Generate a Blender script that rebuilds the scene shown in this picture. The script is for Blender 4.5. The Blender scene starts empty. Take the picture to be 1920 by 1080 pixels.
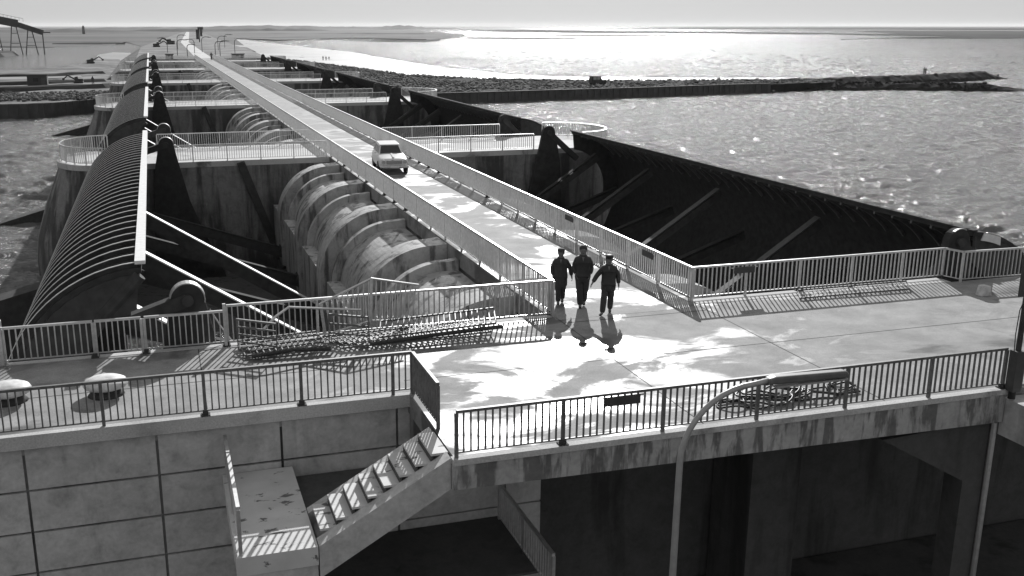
import bpy, bmesh, math, random
from mathutils import Vector, Matrix, noise as mnoise
R = math.radians
rnd = random.Random(7)
scene = bpy.context.scene
col = scene.collection

# ------------------------------------------------------------------ camera, sky, sun, exposure
HC = 8.4
cam_d = bpy.data.cameras.new('camera'); cam = bpy.data.objects.new('camera', cam_d); col.objects.link(cam)
cam_d.sensor_width = 36; cam_d.lens = 1880 / 1920 * 36
cam_d.shift_x = 80 / 1920; cam_d.shift_y = 5 / 1920
cam_d.clip_end = 60000; cam_d.clip_start = .1
cam.location = (0, 0, HC); cam.rotation_euler = (R(90 - 14.808), 0, R(-17.148))
scene.camera = cam
SUN_AZ, SUN_EL = 23.0, 26.0
world = bpy.data.worlds.new('World'); scene.world = world; world.use_nodes = True
wn = world.node_tree; bg = wn.nodes['Background']
sky = wn.nodes.new('ShaderNodeTexSky'); sky.sky_type = 'NISHITA'; sky.sun_disc = False
sky.sun_elevation = R(SUN_EL); sky.sun_rotation = R(SUN_AZ); sky.dust_density = 1.0; sky.air_density = 1.0
bw = wn.nodes.new('ShaderNodeRGBToBW')           # a black-and-white photograph: the sky without its colour
pw = wn.nodes.new('ShaderNodeMath'); pw.operation = 'POWER'; pw.inputs[1].default_value = .21   # hazy winter sky: far flatter than a clear one
ml = wn.nodes.new('ShaderNodeMath'); ml.operation = 'MULTIPLY'; ml.inputs[1].default_value = 2.65
wn.links.new(sky.outputs[0], bw.inputs[0]); wn.links.new(bw.outputs[0], pw.inputs[0]); wn.links.new(pw.outputs[0], ml.inputs[0]); wn.links.new(ml.outputs[0], bg.inputs[0])
bg.inputs[1].default_value = .1
sun_d = bpy.data.lights.new('sun', 'SUN'); sun_d.energy = 4.5; sun_d.angle = R(.5); sun_d.color = (1, 1, 1)
sun = bpy.data.objects.new('sun', sun_d); col.objects.link(sun); sun.location = (60, 140, 80)
sdir = Vector((math.sin(R(SUN_AZ)) * math.cos(R(SUN_EL)), math.cos(R(SUN_AZ)) * math.cos(R(SUN_EL)), math.sin(R(SUN_EL))))
sun.rotation_euler = sdir.to_track_quat('Z', 'Y').to_euler()
vs = scene.view_settings
vs.view_transform = 'Standard'; vs.look = 'None'; vs.gamma = 1; vs.exposure = 0.38; vs.use_curve_mapping = False

# ------------------------------------------------------------------ materials (all neutral: the photograph is black and white)
def new_mat(name):
    m = bpy.data.materials.new(name); m.use_nodes = True
    return m, m.node_tree, m.node_tree.nodes['Principled BSDF']
def N(nt, t, **kw):
    n = nt.nodes.new(t)
    for k, v in kw.items():
        if k in n.inputs: n.inputs[k].default_value = v
        else: setattr(n, k, v)
    return n
def ramp(nt, src, stops, interp='LINEAR'):
    r = nt.nodes.new('ShaderNodeValToRGB'); e = r.color_ramp.elements; r.color_ramp.interpolation = interp
    while len(e) < len(stops): e.new(.5)
    for i, (p, v) in enumerate(stops):
        e[i].position = p; e[i].color = (v, v, v, 1)
    nt.links.new(src, r.inputs[0]); return r.outputs[0]
def coords(nt, scale=(1, 1, 1), kind='Object', rot=(0, 0, 0)):
    tc = nt.nodes.new('ShaderNodeTexCoord'); mp = nt.nodes.new('ShaderNodeMapping')
    mp.inputs['Scale'].default_value = scale; mp.inputs['Rotation'].default_value = rot
    if kind == 'World':
        g = nt.nodes.new('ShaderNodeNewGeometry'); nt.links.new(g.outputs['Position'], mp.inputs[0])
    else: nt.links.new(tc.outputs[kind], mp.inputs[0])
    return mp.outputs[0]
def noise(nt, vec, scale, detail=5, rough=.55, dist=0.0):
    n = N(nt, 'ShaderNodeTexNoise', Scale=scale, Detail=detail, Roughness=rough, Distortion=dist)
    nt.links.new(vec, n.inputs['Vector']); return n.outputs[0]
def mix(nt, a, b, f, blend='MIX'):
    n = nt.nodes.new('ShaderNodeMix'); n.data_type = 'RGBA'; n.blend_type = blend
    for s, i in ((f, 0), (a, 6), (b, 7)):
        if isinstance(s, (int, float)):
            n.inputs[i].default_value = s if i == 0 else (s, s, s, 1)
        else: nt.links.new(s, n.inputs[i])
    return n.outputs[2]
def bump(nt, h, bsdf, strength=.3, dist=.02):
    b = N(nt, 'ShaderNodeBump', Strength=strength, Distance=dist)
    nt.links.new(h, b.inputs['Height']); nt.links.new(b.outputs[0], bsdf.inputs['Normal'])

def simple_mat(name, lo, hi, rough=.6, metal=0, scale=4, bstr=.15, spec=.5):
    m, nt, b = new_mat(name); v = coords(nt, kind='World')
    n = noise(nt, v, scale); nt.links.new(ramp(nt, n, [(.3, lo), (.7, hi)]), b.inputs['Base Color'])
    b.inputs['Roughness'].default_value = rough; b.inputs['Metallic'].default_value = metal
    b.inputs['Specular IOR Level'].default_value = spec
    if bstr: bump(nt, noise(nt, v, scale * 8), b, bstr, .01)
    return m
def concrete_mat(name, dark, light, streak=.55, rough=.8, ss=(.9, .9, .11)):
    m, nt, b = new_mat(name); v = coords(nt, kind='World')
    vs_ = coords(nt, ss, 'World')
    base = ramp(nt, noise(nt, v, .8, 8, .65), [(.3, light * .75), (.7, light)])
    drips = ramp(nt, noise(nt, vs_, 1.0, 6, .6, .3), [(streak - .06, 0), (streak + .05, 1)])
    c = mix(nt, base, dark, drips)
    mott = ramp(nt, noise(nt, v, 2.3, 7, .7, .4), [(.3, .68), (.5, .95), (.72, 1.12)])
    c = mix(nt, c, mott, 1.0, 'MULTIPLY')
    fine = ramp(nt, noise(nt, v, 9, 4), [(.3, .88), (.7, 1.06)])
    c = mix(nt, c, fine, 1.0, 'MULTIPLY')
    nt.links.new(c, b.inputs['Base Color']); b.inputs['Roughness'].default_value = rough
    bump(nt, noise(nt, v, 20, 6), b, .25, .015)
    return m
def wet_mat(name, dry_lo, dry_hi, puddle_at, wet=.09, seed=0.0, sc=.22, pool=None):
    m, nt, b = new_mat(name); v = coords(nt, kind='World')
    big = noise(nt, coords(nt, (.8, 1.1, 1), 'World'), sc, 8, .6, .6)
    if pool:                                   # a shallow dip in the slab where the water collects
        ds = nt.nodes.new('ShaderNodeVectorMath'); ds.operation = 'DISTANCE'; ds.inputs[1].default_value = pool[:3]; nt.links.new(v, ds.inputs[0])
        mr = nt.nodes.new('ShaderNodeMapRange'); mr.inputs[1].default_value = 1.0; mr.inputs[2].default_value = pool[3]; mr.inputs[3].default_value = .095; mr.inputs[4].default_value = -.05; nt.links.new(ds.outputs['Value'], mr.inputs[0])
        am = nt.nodes.new('ShaderNodeMath'); nt.links.new(big, am.inputs[0]); nt.links.new(mr.outputs[0], am.inputs[1]); big = am.outputs[0]
    dry = ramp(nt, noise(nt, v, .9, 8, .7), [(.25, dry_lo), (.75, dry_hi)])
    pud = ramp(nt, big, [(puddle_at - .07, 0), (puddle_at - .015, .5), (puddle_at + .06, 1)])
    damp = ramp(nt, big, [(puddle_at - .10, 0), (puddle_at, 1)])
    c = mix(nt, dry, wet * 1.6, damp); c = mix(nt, c, wet, pud)
    speck = ramp(nt, noise(nt, v, 25, 3), [(.3, .78), (.7, 1.1)])
    nt.links.new(mix(nt, c, speck, 1.0, 'MULTIPLY'), b.inputs['Base Color'])
    r0 = mix(nt, .85, .7, damp); r1 = mix(nt, r0, .33, pud)
    nt.links.new(mix(nt, .25, .5, pud), b.inputs['Specular IOR Level'])
    nt.links.new(r1, b.inputs['Roughness'])
    dryb = mix(nt, noise(nt, v, 18, 6), .5, pud)
    bump(nt, dryb, b, .35, .012)
    return m
def water_mat():
    m, nt, b = new_mat('sea_water')
    b.inputs['Base Color'].default_value = (.075, .075, .075, 1); b.inputs['IOR'].default_value = 1.33      # silty estuary water
    b.inputs['Roughness'].default_value = .13
    v1 = coords(nt, (1, 1.9, 1), 'World', (0, 0, R(-20))); v2 = coords(nt, (1, 1.5, 1), 'World', (0, 0, R(25)))
    a = noise(nt, v1, .3, 7, .68, .8); c = noise(nt, v2, 1.1, 4, .6, .4)
    ad = nt.nodes.new('ShaderNodeMath'); ad.operation = 'MULTIPLY_ADD'; ad.inputs[1].default_value = .4
    nt.links.new(c, ad.inputs[0]); nt.links.new(a, ad.inputs[2])
    bump(nt, ad.outputs[0], b, .8, 1.1)
    df = nt.nodes.new('ShaderNodeBsdfDiffuse'); df.inputs[0].default_value = (.17, .17, .17, 1)      # wave faces too small to model turn much of the grazing mirror aside
    mx = nt.nodes.new('ShaderNodeMixShader'); mx.inputs[0].default_value = .45
    nt.links.new(b.outputs[0], mx.inputs[1]); nt.links.new(df.outputs[0], mx.inputs[2]); nt.links.new(mx.outputs[0], nt.nodes['Material Output'].inputs[0])
    return m
M = dict(
    water=water_mat(),
    deck=wet_mat('wet_platform_concrete', .17, .40, .57, sc=.42, pool=(9.0, 21.5, 0, 8)),
    road=wet_mat('wet_road_concrete', .2, .4, .58, sc=.35),
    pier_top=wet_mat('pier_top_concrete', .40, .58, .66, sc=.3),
    wall=concrete_mat('board_marked_concrete', .34, .58, .66),
    void=concrete_mat('shaded_dark_concrete', .035, .085, .6),  # shade of the void put into the colour, darker than the other concrete
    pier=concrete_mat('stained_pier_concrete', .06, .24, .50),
    arch=concrete_mat('arch_concrete', .13, .48, .57, .8, (1.9, 1.9, .35)),
    fascia=concrete_mat('dripping_fascia_concrete', .15, .46, .53, .8, (4.2, 4.2, .75)),
    steel_dark=simple_mat('tarred_steel', .03, .055, .85, 0, 3, .15, .12),
    steel_black=simple_mat('dark_machine_steel', .04, .07, .8, 0, 3, .15, .15),
    rib=simple_mat('sunlit_rib_tone', .5, .68, .5, 0, 6),  # sunlight on the rib edges put into a pale colour
    white_sunlit=simple_mat('white_sunlit_paint', .6, .75, .5, 0, 6),  # white paint, also the sunlit tone of flange tops and the end patch
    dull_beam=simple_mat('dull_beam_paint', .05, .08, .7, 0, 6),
    galv=simple_mat('galvanised_rail', .5, .66, .38, .75, 8, .05),
    dull=simple_mat('dull_rail_steel', .10, .18, .55, .3, 8, .05),
    lamp=simple_mat('lamp_post_grey', .3, .38, .45, .3, 6, .03),
    lamp_hood=simple_mat('lamp_hood', .09, .13, .5, 0, 6, .03),
    sign=simple_mat('dark_plate', .04, .06, .6, 0, 6),
    bollard=simple_mat('painted_bollard', .36, .66, .6, 0, 5),
    rubber=simple_mat('black_hose', .015, .03, .5, 0, 10),
    lit_edge=simple_mat('lit_edge_grey', .35, .5, .5, 0, 10),  # pale tone for the sunlit line below the lever head
    sand=simple_mat('wet_sand', .2, .32, .55, 0, .02, .1, .2),
    silt=simple_mat('silt_coat', .5, .62, .8, 0, 1.5, .2),
    mud=simple_mat('mud_flat', .03, .06, .9, 0, .01, .1, .03),
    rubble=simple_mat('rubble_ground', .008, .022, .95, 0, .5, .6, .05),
    stone=simple_mat('rip_rap_stone', .05, .16, .85, 0, .25, .4, .2),
    dike=simple_mat('dike_ground', .05, .26, .9, 0, .09, .3, .12),
    farland=simple_mat('far_fields', .06, .12, .9, 0, .004, 0, .1),
    dune=simple_mat('far_dune_scrub', .05, .10, .9, 0, .01, 0, .12),
    sheet=simple_mat('sheet_piling', .05, .09, .8, 0, .6, .2, .2),
    far_dark=simple_mat('far_dark_steel', .03, .05, .8, 0, .5, 0),
    far_pale=simple_mat('far_pale_paint', .3, .42, .7, 0, .5, 0),
    carpaint=simple_mat('white_car_paint', .62, .68, .25, 0, 2, 0),
    glass=simple_mat('car_glass', .02, .03, .08, 0, 3, 0, .6),
    chrome=simple_mat('chrome', .6, .7, .2, 1, 4, 0),
    tyre=simple_mat('tyre', .02, .03, .8, 0, 8, 0),
    coat=simple_mat('dark_coat_wool', .028, .05, .85, 0, 12, .2),
    coat2=simple_mat('black_leather_coat', .018, .03, .6, 0, 12, .2),
    trousers=simple_mat('dark_trousers', .03, .05, .9, 0, 12, .2),
    skin=simple_mat('skin', .13, .18, .55, 0, 12, 0),
    hair=simple_mat('dark_hair', .02, .04, .7, 0, 20, .3),
    shoe=simple_mat('black_shoe', .015, .025, .4, 0, 12, 0),
    plank=simple_mat('weathered_timber', .12, .22, .8, 0, 3, .3),
)

def blotch(m, lo=.14, at=.60, scale=2.2):
    nt = m.node_tree; b = nt.nodes['Principled BSDF']; src = b.inputs['Base Color'].links[0].from_socket
    v = coords(nt, (1, 1.8, 1), 'World'); f = ramp(nt, noise(nt, v, scale, 6, .65, .5), [(at, 0), (at + .03, 1)])
    nt.links.new(mix(nt, src, lo, f), b.inputs['Base Color'])
blotch(M['silt'])
# ------------------------------------------------------------------ mesh helpers
class MB:
    def __init__(s): s.v = []; s.f = []
    def add(s, vs_, fs_):
        o = len(s.v); s.v += [tuple(p) for p in vs_]; s.f += [tuple(i + o for i in f) for f in fs_]; return s
    def box(s, x0, x1, y0, y1, z0, z1):
        return s.add([(x0, y0, z0), (x1, y0, z0), (x1, y1, z0), (x0, y1, z0), (x0, y0, z1), (x1, y0, z1), (x1, y1, z1), (x0, y1, z1)],
                     [(0, 3, 2, 1), (4, 5, 6, 7), (0, 1, 5, 4), (1, 2, 6, 5), (2, 3, 7, 6), (3, 0, 4, 7)])
    def bar(s, a, b, w, h, up=(0, 0, 1), taper=1.0):
        a = Vector(a); b = Vector(b); d = (b - a).normalized(); up = Vector(up)
        if abs(d.dot(up)) > .99: up = Vector((0, 1, 0))
        x = d.cross(up).normalized(); y = x.cross(d)
        P = []
        for p, k in ((a, 1), (b, taper)):
            for sx, sy in ((-1, -1), (1, -1), (1, 1), (-1, 1)): P.append(p + x * sx * w * k / 2 + y * sy * h * k / 2)
        return s.add(P, [(0, 1, 2, 3), (7, 6, 5, 4), (0, 4, 5, 1), (1, 5, 6, 2), (2, 6, 7, 3), (3, 7, 4, 0)])
    def tube(s, pts, r, n=8, closed=False, cap=True):
        pts = [Vector(p) for p in pts]; rr = r if isinstance(r, (list, tuple)) else [r] * len(pts)
        o = len(s.v); prev = None
        for i, p in enumerate(pts):
            if closed: d = pts[(i + 1) % len(pts)] - pts[i - 1]
            else: d = pts[min(i + 1, len(pts) - 1)] - pts[max(i - 1, 0)]
            d.normalize()
            ref = prev if prev is not None else (Vector((0, 0, 1)) if abs(d.z) < .9 else Vector((1, 0, 0)))
            x = (ref - d * ref.dot(d)).normalized(); y = d.cross(x); prev = x
            for k in range(n):
                a = 2 * math.pi * k / n; q = p + (x * math.cos(a) + y * math.sin(a)) * rr[i]; s.v.append(tuple(q))
        m = len(pts)
        for i in range(m if closed else m - 1):
            j = (i + 1) % m
            for k in range(n): s.f.append((o + i * n + k, o + i * n + (k + 1) % n, o + j * n + (k + 1) % n, o + j * n + k))
        if cap and not closed:
            s.f.append(tuple(o + k for k in reversed(range(n)))); s.f.append(tuple(o + (m - 1) * n + k for k in range(n)))
        return s
    def prism(s, prof, y0, y1, axis='y'):
        n = len(prof)
        A = sum(prof[i][0] * prof[(i + 1) % n][1] - prof[(i + 1) % n][0] * prof[i][1] for i in range(n))
        P = prof if A > 0 else list(reversed(prof))
        if axis == 'y': V = [(x, y0, z) for x, z in P] + [(x, y1, z) for x, z in P]; flip = False
        elif axis == 'z': V = [(x, y, y0) for x, y in P] + [(x, y, y1) for x, y in P]; flip = True
        else: V = [(y0, x, z) for x, z in P] + [(y1, x, z) for x, z in P]; flip = True
        F = [tuple(range(n)), tuple(reversed(range(n, 2 * n)))] + [(i, n + i, n + (i + 1) % n, (i + 1) % n) for i in range(n)]
        if flip: F = [tuple(reversed(f)) for f in F]
        return s.add(V, F)
    def ring_band(s, outer, inner, y0, y1):
        """closed strip between two poly-lines (x,z) of equal length, extruded along y"""
        n = len(outer)
        V = [(x, y0, z) for x, z in outer] + [(x, y0, z) for x, z in inner] + [(x, y1, z) for x, z in outer] + [(x, y1, z) for x, z in inner]
        F = []
        for i in range(n - 1):
            a, b, c, d = i, i + 1, n + i + 1, n + i; e = 2 * n
            F += [(a, b, c, d), (a + e, d + e, c + e, b + e), (a, a + e, b + e, b), (d, c, c + e, d + e)]
        F += [(0, n, 3 * n, 2 * n), (n - 1, 3 * n - 1, 4 * n - 1, 2 * n - 1)]
        return s.add(V, F)
    def mesh(s, name, mat, smooth=False):
        me = bpy.data.meshes.new(name); me.from_pydata(s.v, [], s.f); me.update()
        bm = bmesh.new(); bm.from_mesh(me); bmesh.ops.recalc_face_normals(bm, faces=bm.faces); bm.to_mesh(me); bm.free()
        if mat: me.materials.append(mat)
        if smooth:
            for p in me.polygons: p.use_smooth = True
        return me
def link(name, me, parent=None, loc=(0, 0, 0), rotz=0.0, rot=None):
    o = bpy.data.objects.new(name, me); col.objects.link(o); o.location = loc
    o.rotation_euler = rot if rot else (0, 0, rotz)
    if parent: o.parent = parent
    return o
def obj(name, mb, mat, parent=None, smooth=False, **kw):
    return link(name, mb.mesh(name, mat, smooth), parent, **kw)
def tag(o, label=None, cat=None, group=None, kind=None):
    if label: o['label'] = label
    if cat: o['category'] = cat
    if group: o['group'] = group
    if kind: o['kind'] = kind
    return o
def thing(name, label, cat, loc=(0, 0, 0), rotz=0.0, group=None):
    o = bpy.data.objects.new(name, None); o.empty_display_size = .3; col.objects.link(o)
    o.location = loc; o.rotation_euler = (0, 0, rotz); return tag(o, label, cat, group)
def copy_thing(root, loc, rotz=None, label=None, group=None, scale=None):
    r = root.copy(); col.objects.link(r); r.location = loc
    if rotz is not None: r.rotation_euler = (0, 0, rotz)
    if label: r['label'] = label
    if group: r['group'] = group
    if scale: r.scale = scale
    for ch in list(root.children):
        c = ch.copy(); col.objects.link(c); c.parent = r
        for g in ch.children:
            d = g.copy(); col.objects.link(d); d.parent = c
    return r
def bevel(o, w, seg=2):
    m = o.modifiers.new('bevel', 'BEVEL'); m.width = w; m.segments = seg; m.limit_method = 'ANGLE'; return o

WZ = -7.6                                  # water level
X0, X1 = 10.85, 15.65                      # the two road railings
YN = [17.9, 66.2, 113.7, 161.2, 208.7, 256.2]
YF = [26.65] + [y + 8.2 for y in YN[1:]]
XC = 13.25
ORD = ['nearest', 'second', 'third', 'fourth', 'fifth', 'farthest']

# ------------------------------------------------------------------ water, far land
w = MB(); S = 20000
w.add([(-S, -300, WZ), (S, -300, WZ), (S, S, WZ), (-S, S, WZ)], [(0, 1, 2, 3)])
tag(obj('water', w, M['water']), kind='structure')
# the nearer water carries real waves: a fan-shaped grid whose cells grow with distance
import numpy as np
def waves():
    na, nr = 900, 960
    az = np.radians(np.linspace(-22, 58, na)); rr = 26 * np.exp(np.linspace(0, math.log(1600 / 26), nr))
    A, Rr = np.meshgrid(az, rr); X = Rr * np.sin(A); Y = Rr * np.cos(A); cell = Rr * math.log(1600 / 26) / nr * 1.0
    rs = np.random.RandomState(3); Z = np.zeros_like(X)
    wx = X + .8 * np.sin(Y * .21 + 1) + .6 * np.sin(X * .17 + Y * .11); wy = Y + .9 * np.sin(X * .19 + 2) + .5 * np.sin(Y * .23 - X * .13)
    for i in range(56):
        L = .6 * (4.5 / .6) ** rs.rand() ** 1.1; th = rs.normal(math.radians(72), .55); k = 2 * math.pi / L
        amp = .0074 * L
        f = np.clip((L / cell - 2.2) / 2, 0, 1)
        Z += amp * f * np.sin(k * (wx * math.cos(th) + wy * math.sin(th)) + rs.rand() * 6.28)
    gust = .75 + .45 * np.sin(X * .013 + 2 * np.sin(Y * .011)) * np.sin(Y * .017 + 1.5 * np.sin(X * .009))
    calm = 1 - .93 * np.clip((Y - 225) / 30, 0, 1) * np.clip((5 - X) / 10, 0, 1)     # sheltered inlet behind the bank
    gust = gust * calm * np.clip(.5 + (Rr - 35) / 130, .5, 1)
    Z = Z * gust; Z = np.where(Z > 0, Z * 1.25, Z * .8)
    rn = rs.normal(size=X.shape); rn = rn + .8 * np.roll(rn, 1, 1) + .8 * np.roll(rn, -1, 1) + .3 * np.roll(rn, 2, 1) + .3 * np.roll(rn, -2, 1)
    Z = Z + rn / rn.std() * np.minimum(cell * .076, .13) * (.55 * calm + .5 * gust)                  # chop at the grid's own scale
    V = np.stack([X, Y, Z + WZ + .16], -1).reshape(-1, 3)
    I = np.arange(na * nr).reshape(nr, na); F = np.stack([I[:-1, :-1], I[:-1, 1:], I[1:, 1:], I[1:, :-1]], -1).reshape(-1, 4)[:, ::-1]
    me = bpy.data.meshes.new('water'); me.vertices.add(len(V)); me.vertices.foreach_set('co', V.astype(np.float32).ravel())
    me.loops.add(F.size); me.loops.foreach_set('vertex_index', F.astype(np.int32).ravel())
    me.polygons.add(len(F)); me.polygons.foreach_set('loop_start', np.arange(0, F.size, 4, dtype=np.int32)); me.polygons.foreach_set('use_smooth', np.ones(len(F), bool))
    me.update(); me.validate(); me.materials.append(M['water']); return me
tag(link('water', waves()), kind='structure')
g = MB(); g.add([(-S, -300, WZ - 6), (S, -300, WZ - 6), (S, S, WZ - 6), (-S, S, WZ - 6)], [(0, 1, 2, 3)])
tag(obj('ground', g, M['mud']), kind='structure')

def landform(name, pts, ztop, mat, cuts=0, rough=0.0, nsc=.05, inset=0.0, zb=WZ - 1.5, kind='structure'):
    """a body of land with a flat-ish top; the skirt slopes outwards by `inset`"""
    bm = bmesh.new()
    top = [bm.verts.new((x, y, ztop)) for x, y in pts]
    f = bm.faces.new(top)
    if f.normal.z < 0 or f.calc_area() and (f.normal_update() or f.normal.z < 0): f.normal_flip()
    cx = sum(p[0] for p in pts) / len(pts); cy = sum(p[1] for p in pts) / len(pts)
    n = len(pts); A = sum(pts[i][0] * pts[(i + 1) % n][1] - pts[(i + 1) % n][0] * pts[i][1] for i in range(n))
    sg = 1 if A > 0 else -1
    low = []
    for i in range(n):
        a = Vector(pts[i - 1]); b = Vector(pts[(i + 1) % n]); t = (b - a).normalized(); nn = Vector((t.y, -t.x)) * sg
        low.append(bm.verts.new((pts[i][0] + nn.x * inset, pts[i][1] + nn.y * inset, zb)))
    for i in range(n): bm.faces.new((top[i], top[(i + 1) % n], low[(i + 1) % n], low[i]))
    bmesh.ops.triangulate(bm, faces=bm.faces[:])
    for _ in range(cuts): bmesh.ops.subdivide_edges(bm, edges=bm.edges[:], cuts=1, use_grid_fill=True)
    if rough:
        for v in bm.verts:
            if v.co.z > WZ - .5: v.co.z += rough * (mnoise.noise(Vector((v.co.x * nsc, v.co.y * nsc, 3))) + .5 * mnoise.noise(Vector((v.co.x * nsc * 3, v.co.y * nsc * 3, 9))))
    bmesh.ops.recalc_face_normals(bm, faces=bm.faces[:])
    me = bpy.data.meshes.new(name); bm.to_mesh(me); bm.free(); me.materials.append(mat)
    return tag(link(name, me), kind=kind)

# mainland and the estuary's flats and spits
landform('land', [(-3500, 1500), (-420, 905), (-150, 870), (-69, 830), (-30, 930), (-22, 1050), (-8, 860), (-3, 700), (5, 640), (60, 640), (98, 1300), (130, 1120), (193, 1231), (254, 1212), (292, 1108), (399, 1337), (517, 1707), (640, 2300), (820, 3300), (1400, 9000), (-6000, 12000)], -6.6, M['farland'], 2, 1.2, .004, 4)
landform('mud_spit', [(195, 1097), (270, 1125), (330, 1190), (300, 1080), (256, 985), (240, 995)], -7.0, M['mud'], 1, .2, .02, 3)
landform('mud_flat', [(382, 1290), (447, 1300), (520, 1215), (492, 1180), (412, 1160)], -7.1, M['mud'], 1, .1, .02, 4)
landform('mud_flat', [(1145, 3852), (1422, 3767), (1300, 2900), (1379, 2423), (1385, 1944), (1247, 1558), (1151, 1950), (925, 2116), (882, 2530)], -6.7, M['mud'], 2, .4, .01, 5)
landform('mud_flat', [(760, 1010), (895, 1100), (1035, 1054), (1296, 984), (2400, 1700), (2560, 2236), (2149, 2700), (1745, 2256), (1500, 1800), (1180, 1500), (1210, 1300)], -6.75, M['mud'], 2, .4, .01, 5)
landform('mud_flat', [(2276, 5200), (3087, 3980), (3010, 3262), (3904, 3264), (6482, 5415), (7376, 9563), (4500, 8000)], -6.2, M['mud'], 2, 1.0, .003, 5)
landform('mud_flat', [(560, 1530), (640, 1580), (760, 1660), (900, 1650), (820, 1570), (690, 1520)], -7.0, M['mud'], 1, .2, .01, 3)
# far dunes and woods along the horizon
def dunes(name, pts, hmax, depth, mat, seed, step=14, kind='structure'):
    b = MB(); P = []
    for (x0, y0), (x1, y1) in zip(pts[:-1], pts[1:]):
        n = max(2, int(math.hypot(x1 - x0, y1 - y0) / step))
        for i in range(n): P.append((x0 + (x1 - x0) * i / n, y0 + (y1 - y0) * i / n))
    P.append(pts[-1]); V = []
    for i, (x, y) in enumerate(P):
        e = min(1, i / 12, (len(P) - 1 - i) / 12)
        h = max(.4, hmax * (0.55 + .55 * mnoise.noise(Vector((x * .004, y * .004, seed))) + .25 * mnoise.noise(Vector((x * .03, y * .03, seed)))) * (e + .1))
        L = math.hypot(x, y); ux, uy = x / L, y / L
        V += [(x, y, -7), (x + ux * depth * .35, y + uy * depth * .35, -6.4 + h), (x + ux * depth * .7, y + uy * depth * .7, -6.4 + h * .8), (x + ux * depth, y + uy * depth, -7)]
    F = []
    for i in range(len(P) - 1):
        for k in range(3): a = i * 4 + k; F.append((a, a + 4, a + 5, a + 1))
    b.add(V, F); return tag(obj(name, b, mat), kind=kind)
dunes('hills', [(-1900, 3800), (-600, 4000), (200, 4300), (900, 4600), (1500, 5000)], 17, 260, M['farland'], 1, 30)
dunes('hills', [(-1300, 2500), (-500, 2600), (80, 2500)], 8, 120, M['farland'], 5, 18)
dunes('far_wood', [(-160, 2700), (60, 2750), (300, 2900), (520, 3000)], 9, 60, M['dune'], 9, 9, 'stuff')
dunes('far_wood', [(120, 1950), (300, 1900), (450, 1720), (520, 1760)], 3.5, 50, M['dune'], 4, 8, 'stuff')
dunes('far_scrub', [(110, 1330), (200, 1330), (310, 1250), (385, 1330), (470, 1620)], 1.8, 60, M['dune'], 12, 6, 'stuff')
dunes('far_scrub', [(-260, 1010), (-120, 1000), (-45, 1020)], 1.6, 30, M['dune'], 15, 6, 'stuff')

# the dam that carries the road on beyond the last pier
landform('dam', [(-4, 281), (-4, 440), (5, 640), (26, 1100), (44, 1500), (64, 1500), (52, 1000), (40, 640), (33, 350), (30, 281)], -.05, M['dike'], 1, .0, .05, 14)
landform('beach', [(36, 300), (40, 640), (58, 1000), (100, 1380), (103, 1051), (111, 804), (117, 640), (113, 541), (109, 450), (107, 374), (112, 318), (122, 302), (150, 285), (190, 271), (172, 262), (140, 256), (90, 262), (70, 285), (58, 420), (50, 520)], -7.15, M['sand'], 2, .25, .03, 3)
landform('rubble_bank', [(29, 255), (31, 330), (38, 420), (50, 470), (58, 430), (64, 380), (71, 300), (84, 270), (112, 248), (140, 243), (170, 236), (168, 222), (142, 217), (134, 217), (106, 212), (79, 209), (66, 207), (52, 206), (40, 208), (30, 222)], -5.6, M['rubble'], 3, .5, .12, .3)
b = MB()
PW = [(38, 206), (52, 204.6), (66, 205.6), (79, 207.5), (106, 210.5), (134, 215.5), (143, 215.5)]
for (xa, ya), (xb, yb) in zip(PW[:-1], PW[1:]):          # corrugated steel piles
    n = int(math.hypot(xb - xa, yb - ya) / .8)
    for i in range(n):
        t0, t1 = i / n, (i + 1) / n; o = .22 * (i % 2)
        b.bar((xa + (xb - xa) * t0, ya + (yb - ya) * t0 + o, -6.9), (xa + (xb - xa) * t1, ya + (yb - ya) * t1 + o, -6.9), .3, 3.2)
    b.bar((xa, ya + .1, -5.25), (xb, yb + .1, -5.25), .6, .2)
t = obj('sheet_pile_wall', b, M['sheet']); tag(t, 'long dark sheet pile wall edging the rubble bank on the sea side', 'wall')

def rocks(name, spots, mat, sub=1):
    """a heap of uneven boulders in one mesh"""
    t_ = bmesh.new(); bmesh.ops.create_icosphere(t_, subdivisions=sub, radius=1)
    base = [v.co.copy() for v in t_.verts]; faces = [tuple(v.index for v in f.verts) for f in t_.faces]; t_.free()
    b = MB()
    for x, y, z, s in spots:
        rot = Matrix.Rotation(rnd.uniform(0, 6.28), 3, 'Z') @ Matrix.Rotation(rnd.uniform(-.5, .5), 3, 'X')
        sx, sy, sz = s * rnd.uniform(.7, 1.3), s * rnd.uniform(.7, 1.3), s * rnd.uniform(.45, .8)
        k = rnd.uniform(0, 50)
        V = [rot @ Vector((c.x * sx, c.y * sy, c.z * sz)) * (1 + .25 * mnoise.noise(c * 1.7 + Vector((k, k, k)))) + Vector((x, y, z)) for c in base]
        b.add(V, faces)
    me = bpy.data.meshes.new(name); me.from_pydata(b.v, [], b.f); me.update(); me.materials.append(mat)
    return tag(link(name, me), kind='stuff')
def inside(x, y, P):
    c = False; n = len(P)
    for i in range(n):
        x0, y0 = P[i]; x1, y1 = P[i - 1]
        if (y0 > y) != (y1 > y) and x < (x1 - x0) * (y - y0) / (y1 - y0) + x0: c = not c
    return c
RB = [(29, 255), (31, 330), (38, 420), (50, 470), (58, 430), (64, 380), (71, 300), (84, 270), (112, 248), (140, 243), (170, 236), (168, 222), (142, 218), (106, 213), (66, 208), (40, 210), (30, 222)]
sp = []
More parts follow.
